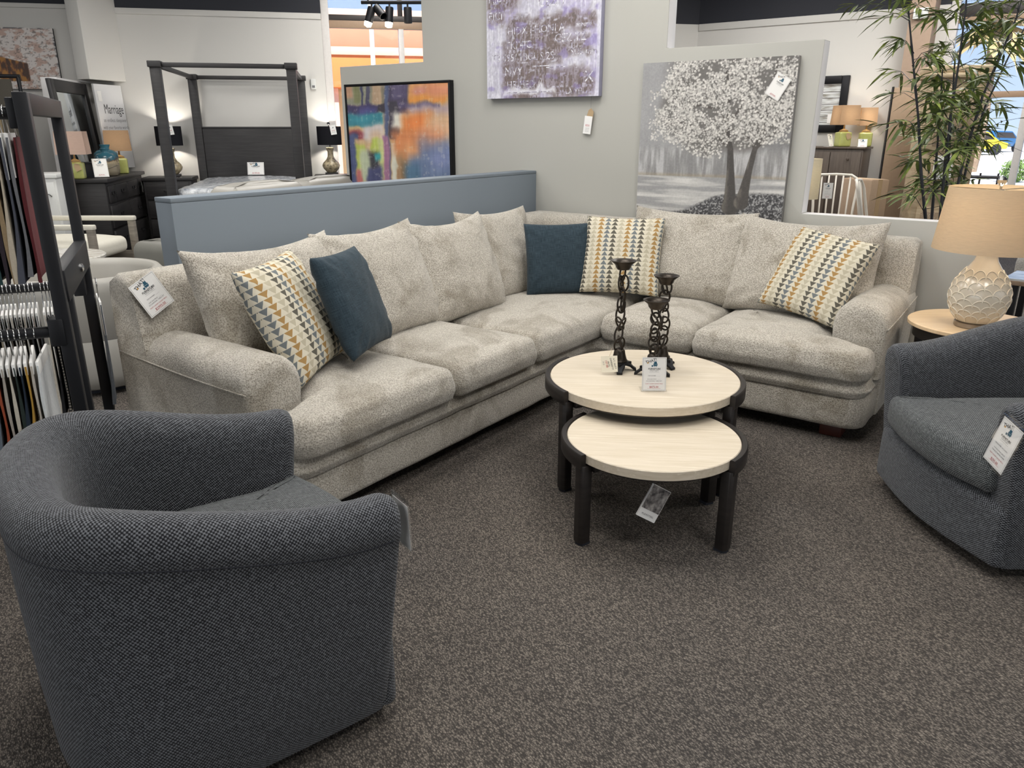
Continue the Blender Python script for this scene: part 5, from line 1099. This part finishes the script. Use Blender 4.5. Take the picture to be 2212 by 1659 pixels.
prof = [(.076, .026), (.082, .03), (.104, .06), (.123, .10), (.131, .14), (.128, .175), (.115, .215), (.094, .25), (.069, .285), (.050, .315), (.043, .34), (.042, .355), (.048, .362), (.046, .368), (.03, .37)]
M['cream_glaze'] = plain('cream_ceramic_glaze', 'd3c9b8', .22, 0, .05, 14, coat=.4); MB().lathe(prof, 48).build('lamp_base', M['cream_glaze'], tl, smooth=80)
def rad(z):
    for (r0, z0), (r1, z1) in zip(prof, prof[1:]):
        if z0 <= z <= z1 and z1 > z0: return r0+(r1-r0)*(z-z0)/(z1-z0)
    return prof[-1][0]
mb = MB(); NS = 11
for row in range(9):
    z0 = .035+row*.026; 
    for k in range(NS):
        a0 = 2*PI*(k+.5*(row % 2))/NS; pts = []
        for i in range(13):
            q = PI*i/12; a = a0+math.cos(q)*PI/NS; z = z0+.034*math.sin(q)**.8
            r = rad(min(.30, z))+.0012; pts.append((r*math.cos(a), r*math.sin(a), z))
        mb.tube(pts, .0026, 5, cap=False)
mb.build('scallop_relief', plain('cream_ridge_glaze', 'e3dac9', .25, coat=.4), tl, smooth=180)
mb = MB(); K = 56
for r in ((.238, .366), (.207, .650)): pass
mb.lathe([(.2365, .366), (.2385, .366), (.2075, .648), (.2055, .648), (.2365, .366)], K, cap=False)
sh = mb.build('lamp_shade', shade_fabric('warm_linen_shade', 'd8c9b2', .5), tl, smooth=50)
MB().tube([(0, 0, .37), (0, 0, .655)], .006, 8).build('stem', M['chrome'], tl)
for k in range(3): MB().tube([(0, 0, .636), (.206*math.cos(k*2.094+.4), .206*math.sin(k*2.094+.4), .640)], .0025, 6).build('spider_arm', M['chrome'], tl)
MB().lathe([(.003, .65), (.008, .655), (.018, .668), (.02, .68), (.014, .692), (0, .697)], 16).build('finial', M['chrome'], tl)
b_ = MB().lathe([(0, .47), (.016, .47), (.018, .50), (.032, .54), (.034, .56), (.024, .585), (0, .595)], 16).build('bulb', emis('warm_bulb', 'ffd9a0', 6), tl, smooth=180)
b_.visible_shadow = False if False else True
for an in (0, 2.1, 4.2): point(LPOS+Vector((.075*math.cos(an), .075*math.sin(an), .53)), 0.9, (1, .83, .60), .03)
# ---------------------------------------------------------------- second sofa and console at the right edge
s2 = thing('sofa', 'grey boucle sofa behind the end table at the right edge of the photo', 'sofa', (.75, 6.35, 0), R(-54.4))
def s2b(nm, out, z0, z1, r=.06, cr=.06, cw=.03):
    mb = MB(); pad(mb, rounded([Vector(q) for q in out], cr), z0, z1, r, cw); return mb.build(nm, M['sofa2'], s2, smooth=180, jitter=.005, jscale=5)
s2b('base', sq(-.95, -.45, .95, .45), .06, .34); s2b('back_frame', sq(-.95, .22, .95, .46), .3, .80, .08); s2b('arm', sq(-1.12, -.45, -.9, .46), .06, .62, .09); s2b('arm', sq(.9, -.45, 1.12, .46), .06, .62, .09)
for x0, x1 in ((-.89, 0), (.01, .89)): s2b('seat_cushion', sq(x0, -.46, x1, .24), .34, .50); s2b('back_cushion', sq(x0, .08, x1, .32), .48, .88, .09)
for x in (-.98, .98):
    for y in (-.38, .38): MB().box(x-.03, y-.03, 0, x+.03, y+.03, .07).build('foot', M['mahogany'], s2)
ct = thing('console_table', 'console table with glossy top, wood edge and black legs at the right edge', 'table', (.16, 5.2, 0), R(-8))
g = NT('glossy_grey_top'); f = g.noise(g.coord('Object', (6, 20, 6)), 1.0, 4); g.P(Base_Color=g.ramp(f, [(.4, lin('8f97a0')), (.6, lin('b9c0c6'))]), Roughness=.18)
MB().box(-.36, -.16, .69, .55, .16, .70).build('top_panel', g.m, ct); MB().box(-.375, -.175, .665, .565, .175, .69).build('tabletop', M['bark'], ct, bevel=.004)
for x in (-.30, .50):
    for y in (-.13, .13): MB().box(x-.016, y-.016, 0, x+.016, y+.016, .665).build('leg', M['steel'], ct)
# ---------------------------------------------------------------- bamboo
bp = at_d(2040, 470, 5.85); BX = Vector((bp.x, bp.y, 0))
pt = thing('bamboo_plant', 'tall artificial bamboo plant with dark stems behind the low grey wall', 'plant', BX)
MB().lathe([(.15, 0), (.17, .01), (.20, .34), (.205, .36), (.18, .36), (.175, .33), (0, .33)], 28).build('planter', M['dark'], pt); MB().lathe([(0, .33), (.17, .33), (.12, .345), (0, .35)], 20).build('soil', M['bark'], pt)
M['cane'] = plain('dark_cane', '22242a', .4, 0, .2, 40); 
g = NT('bamboo_leaf'); o_ = g.n('ShaderNodeObjectInfo'); f = g.noise(g.coord('Object', (1, 1, 1)), 9, 3); g.P(Base_Color=g.ramp(f, [(.30, lin('445236')), (.50, lin('6d7e48')), (.68, lin('a9b85c'))]), Roughness=.5, Transmission_Weight=0.0); M['leaf'] = g.m
culms = [([(2000, 480), (1990, 380), (1984, 260), (1972, 130), (1962, 20), (1955, -60)], 5.7), ([(2012, 480), (2022, 350), (2030, 250), (2036, 150)], 5.95), ([(2030, 480), (2042, 350), (2055, 240), (2072, 130), (2086, 20), (2092, -60)], 5.75),
         ([(2038, 480), (2050, 330), (2058, 200), (2064, 110)], 6.1), ([(2050, 480), (2085, 330), (2122, 210), (2160, 120), (2195, 40), (2215, -30)], 5.8), ([(2062, 480), (2090, 350), (2128, 230), (2180, 120), (2230, 30)], 6.2)]
rnd = random.Random(42)
for ci, (pp, D) in enumerate(culms):
    pts = [at_d(x, y, D+.08*k/len(pp))-BX for k, (x, y) in enumerate(pp)]; b0 = Vector((pts[0].x*.35, pts[0].y*.35, .30)); path = [b0, b0.lerp(pts[0], .5)+Vector((0, 0, 0))] + pts
    fine = []
    for i in range(len(path)-1):
        for q in range(4): fine.append(path[i].lerp(path[i+1], q/4))
    fine.append(path[-1]); n = len(fine)
    c = MB(); c.tube(fine, [(.0135 if i % 3 else .0165)*(1-.72*i/n) for i in range(n)], 8); cu = c.build('stem', M['cane'], pt, smooth=60)
    lf_ = MB(); tw = MB()
    cand = [p for p in fine if p.z > .85]
    for bi in range(32 if ci in (0, 2, 4) else 20):
        p = rnd.choice(cand).copy(); p += Vector((0, 0, rnd.uniform(-.05, .05))); az = rnd.uniform(0, 2*PI); d = Vector((math.cos(az), math.sin(az), rnd.uniform(-.15, .75))).normalized(); L = rnd.uniform(.12, .44 if ci in (0, 4) else .34)
        tip = p+d*L; mid = p+d*L*.5+Vector((0, 0, .02)); tip.z -= .03*L/.3; tw.tube([p, mid, tip], [.003, .002, .0012], 4)
        for li in range(rnd.randint(6, 10)):
            q = rnd.uniform(.35, 1); s0 = p.lerp(mid, q*2) if q < .5 else mid.lerp(tip, q*2-1); la = az+rnd.uniform(-1.35, 1.35); el = rnd.uniform(-.75, .45)
            ld = Vector((math.cos(la)*math.cos(el), math.sin(la)*math.cos(el), math.sin(el))); ll = rnd.uniform(.12, .22); lw = ll*rnd.uniform(.055, .08); sd = ld.cross(Vector((rnd.uniform(-.4, .4), rnd.uniform(-.4, .4), 1))).normalized()
            dr_ = rnd.uniform(.05, .35); P_ = [s0+ld*ll*t-UP*ll*dr_*t*t for t in (0, .3, .65, 1)]; up_ = sd.cross(ld).normalized()*lw*.35
            lf_.add([P_[0], P_[1]-sd*lw+up_, P_[1], P_[1]+sd*lw+up_, P_[2]-sd*lw*.85+up_, P_[2], P_[2]+sd*lw*.85+up_, P_[3]], [(0, 2, 1), (0, 3, 2), (1, 2, 5, 4), (2, 3, 6, 5), (4, 5, 7), (5, 6, 7)])
    tw.build('twigs', M['cane'], cu); lf_.build('foliage', M['leaf'], cu, smooth=180, recalc=False)
# ---------------------------------------------------------------- furniture beyond the low wall
ch = thing('tall_chest', 'tall dark wooden chest under the two lime lamps by the far white wall', 'chest', (-2.66, 11.12, 0)); M['umber'] = wood('umber_veneer', '4a4039', '5e534a', (26, 2, 2), .4)
MB().box(-.40, -.22, .06, .40, .22, 1.25).build('body', M['umber'], ch, bevel=.005); MB().box(-.42, -.24, 1.25, .42, .24, 1.275).build('top', M['umber'], ch, bevel=.004)
for k in range(2):
    d = MB().box(-.38+k*.385, -.235, .10, -.005+k*.385, -.215, 1.21).build('door', M['umber'], ch, bevel=.004); MB().lathe([(0, 0), (.008, 0), (.008, .014), (.02, .02), (.018, .032), (0, .036)], 14, 0, Matrix.Translation((-.16+k*.385, -.235, 1.13)) @ Matrix.Rotation(PI/2, 4, 'X')).build('knob', M['umber'], d)
for x in (-.36, .36):
    for y in (-.18, .18): MB().box(x-.03, y-.03, 0, x+.03, y+.03, .06).build('foot', M['umber'], ch)
jar_lamp((-2.57, 11.06, 1.276), R(40), 'lime jar lamp with a tan shade and a hang tag on the tall dark chest', M['tan_shade'], 'lime jar lamps on the tall chest', .95, .27, .24, True, 2.0)
jar_lamp((-2.33, 11.22, 1.276), R(20), 'lime jar lamp with a smaller tan shade on the tall dark chest', M['tan_shade'], 'lime jar lamps on the tall chest',   .92, .21, .22, False, 2.0)
def small_card(lab, pos, rz, W, H):
    t = thing('price_card', lab, 'price sign', pos, rz); Mx = Matrix.Translation((0, 0, H/2)) @ Matrix.Rotation(R(72), 4, 'X'); price_card(t, Mx, W, H, '$129.00', world=False, full=False); MB().box(-W/2, -.02, 0, W/2, .06, .003).build('card_foot', M['paper'], t)
small_card('white price card standing left of the two lime lamps on the tall dark chest', (-2.70, 10.98, 1.276), R(70), .10, .16); small_card('small price card lying right of the lime lamps on the tall dark chest', (-2.30, 10.97, 1.276), R(20), .11, .10)
fa = thing('framed_art', 'black framed picture of whitewashed planks on the far white wall', 'picture', (-3.02, 11.4, 1.81))
for b in ((-.37, -.36, -.27, .36), (.27, -.36, .37, .36), (-.27, .26, .27, .36), (-.27, -.36, .27, -.26)): MB().box(b[0], -.035, b[1], b[2], 0, b[3]).build('frame', M['iron'], fa, bevel=.008)
g = NT('whitewashed_planks'); z = g.sep(g.coord('Object'))[2]; st = g.math('FRACT', g.math('MULTIPLY', z, 13)); ln = g.math('LESS_THAN', st, .10); f = g.noise(g.coord('Object', (5, 5, 60)), 1.0, 4)
g.P(Base_Color=g.mix(ln, g.ramp(f, [(.35, lin('8f8a80')), (.5, lin('cfd2d2')), (.7, lin('e6e8e8'))]), lin('55504a')), Roughness=.3); MB().box(-.27, -.012, -.26, .27, 0, .26).build('picture', g.m, fa)
MB().box(.14, -.016, -.24, .22, -.0125, -.12).build('price_card', M['paper'], fa)
wl = lf(2.34, 6.3); t = thing('floor_lamp', 'lamp with a tall white cylindrical shade showing at the edge of the grey wall', 'lamp', (wl.x, wl.y, 0))
MB().lathe([(.14, 0), (.14, .02), (.02, .045), (.012, .06), (.012, 1.0)], 24).build('lamp_base', M['bronze'], t); MB().lathe([(.125, .965), (.127, .965), (.127, 1.275), (.125, 1.275), (.125, .965)], 36, cap=False).build('lamp_shade', shade_fabric('white_linen_shade', 'ded9cc', .55), t, smooth=40)
MB().tube([(0, 0, 1.0), (0, 0, 1.2)], .008, 8).build('stem', M['bronze'], t); point((wl.x, wl.y, 1.13), 2.5, (1, .86, .62))
M['white_cane'] = plain('white_painted_cane', 'd9d3c8', .5)
def cane_chair(lab, pos, rz):
    t = thing('cane_chair', lab, 'chair', pos, rz, 'white cane chairs beyond the low wall'); 
    def bow(q): return .06*math.sin(PI*q)
    fr = [(-.19, .22, .44), (-.20, .27, .70), (-.22, .33, .95), (-.20, .35, 1.0), (-.15, .36, 1.03), (0, .365+.02, 1.035), (.15, .36, 1.03), (.20, .35, 1.0), (.22, .33, .95), (.20, .27, .70), (.19, .22, .44)]
    MB().tube(fr, .014, 8).build('back_frame', M['white_cane'], t, smooth=180)
    for i in range(5): x = -.13+.065*i; MB().tube([(x, .22, .45), (x*1.05, .285+.02, .72), (x*1.1, .365, 1.025)], .009, 6).build('spindle', M['white_cane'], t, smooth=180)
    mb = MB(); pad(mb, rounded([Vector(q) for q in sq(-.23, -.23, .23, .24)], .08), .42, .455, .015, .0); mb.build('seat', M['white_cane'], t, smooth=50)
    for x in (-.2, .2):
        for y in (-.2, .21): MB().tube([(x, y, .43), (x*1.1, y*1.12, 0)], [.015, .011], 8).build('leg', M['white_cane'], t)
    for y in (-.19, .2): MB().tube([(-.2, y, .2), (.2, y, .2)], .008, 6).build('stretcher', M['white_cane'], t)
    return t
c1 = lf(3.36, 8.1); c2 = lf(3.62, 7.3); cane_chair('white cane chair with a slatted back and a white tag, beyond the low grey wall', (c1.x, c1.y, 0), YAW+R(-20)); cane_chair('white cane chair half hidden behind the bamboo leaves', (c2.x, c2.y, 0), YAW+R(60))
q = at_d(1788, 412, 7.62); tg = thing('price_tag', 'white paper tag in a sleeve hanging on the back of the nearer white cane chair', 'price tag', M=Matrix.Translation(q) @ Matrix.Rotation(YAW+R(-15), 4, 'Z') @ Matrix.Rotation(R(82), 4, 'X')); price_card(tg, Matrix.Identity(4), .09, .15, '$199.00', world=False, full=True)
bx = lf(3.85, 8.55); t = thing('cardboard_box', 'tall tan cardboard box between the two white cane chairs', 'box', (bx.x, bx.y, 0), YAW+R(25)); cb = plain('cardboard', 'a8917a', .8)
MB().box(-.13, -.20, 0, .13, .20, .98).build('carton', cb, t, bevel=.004); MB().box(-.115, -.19, .98, .115, .19, .985).build('flap', cb, t); MB().box(-.03, -.203, .3, .03, .203, .986).build('tape', M['kraft'], t)
M['distressed'] = wood('distressed_oak', 'a08c70', 'c2b092', (4, 4, 14), .7); g = NT('speckled_panel'); f = g.voro(g.coord('Object', (1, 1, 1)), 60); g.P(Base_Color=g.mix(g.math('LESS_THAN', f, .22), lin('9a8770'), lin('cfc2aa')), Roughness=.8)
am = lf(4.52, 8.35); t = thing('armoire', 'tall distressed oak armoire with speckled panels behind the bamboo', 'armoire', (am.x, am.y, 0), YAW+R(-12))
MB().box(-.26, -.20, .08, .26, .20, 1.98).build('body', M['distressed'], t, bevel=.008); MB().box(-.30, -.24, 1.98, .30, .24, 2.03).build('cornice', M['distressed'], t, bevel=.015); MB().box(-.28, -.22, 2.03, .28, .22, 2.10).build('crown_moulding', M['distressed'], t, bevel=.02); MB().box(-.29, -.23, 0, .29, .23, .10).build('plinth', M['distressed'], t, bevel=.01)
for z0, z1 in ((.2, .72), (.80, 1.20), (1.28, 1.9)):
    d = MB().box(-.21, -.215, z0, .21, -.198, z1).build('panel_frame', M['distressed'], t, bevel=.01); MB().box(-.165, -.222, z0+.05, .165, -.21, z1-.05).build('panel', g.m, d, bevel=.006)
MB().box(-.12, -.226, 1.0, .06, -.2225, 1.24).build('price_card', M['paper'], t)
pn = lf(4.36, 9.0); t = thing('leaning_panel', 'tall tan board with a black edge standing left of the distressed armoire', 'board', (pn.x, pn.y, 0), YAW+R(-12)); MB().box(-.13, -.03, 0, .13, .03, 1.93).build('board', cb, t, bevel=.004); MB().box(-.14, -.032, 0, -.13, .032, 1.94).build('edge_band', M['iron'], t)
struct(MB().box(-1.99, 11.05, 0, -1.72, 11.399, 3.9).build('wall_post', plain('tan_post', 'a08a78', .7)))
# small wall sensor near the top of the far wall
t = thing('emergency_light', 'small white box high on the far white wall beside the bamboo top', 'wall fixture', (-1.86, 11.05, 2.75)); MB().box(-.08, -.06, 0, .08, 0, .12).build('housing', M['white_lacquer'], t, bevel=.008); MB().lathe([(.02, 0), (.025, .02), (0, .025)], 12, 0, Matrix.Translation((0, -.06, .06)) @ Matrix.Rotation(PI/2, 4, 'X')).build('lens', M['chrome'], t)
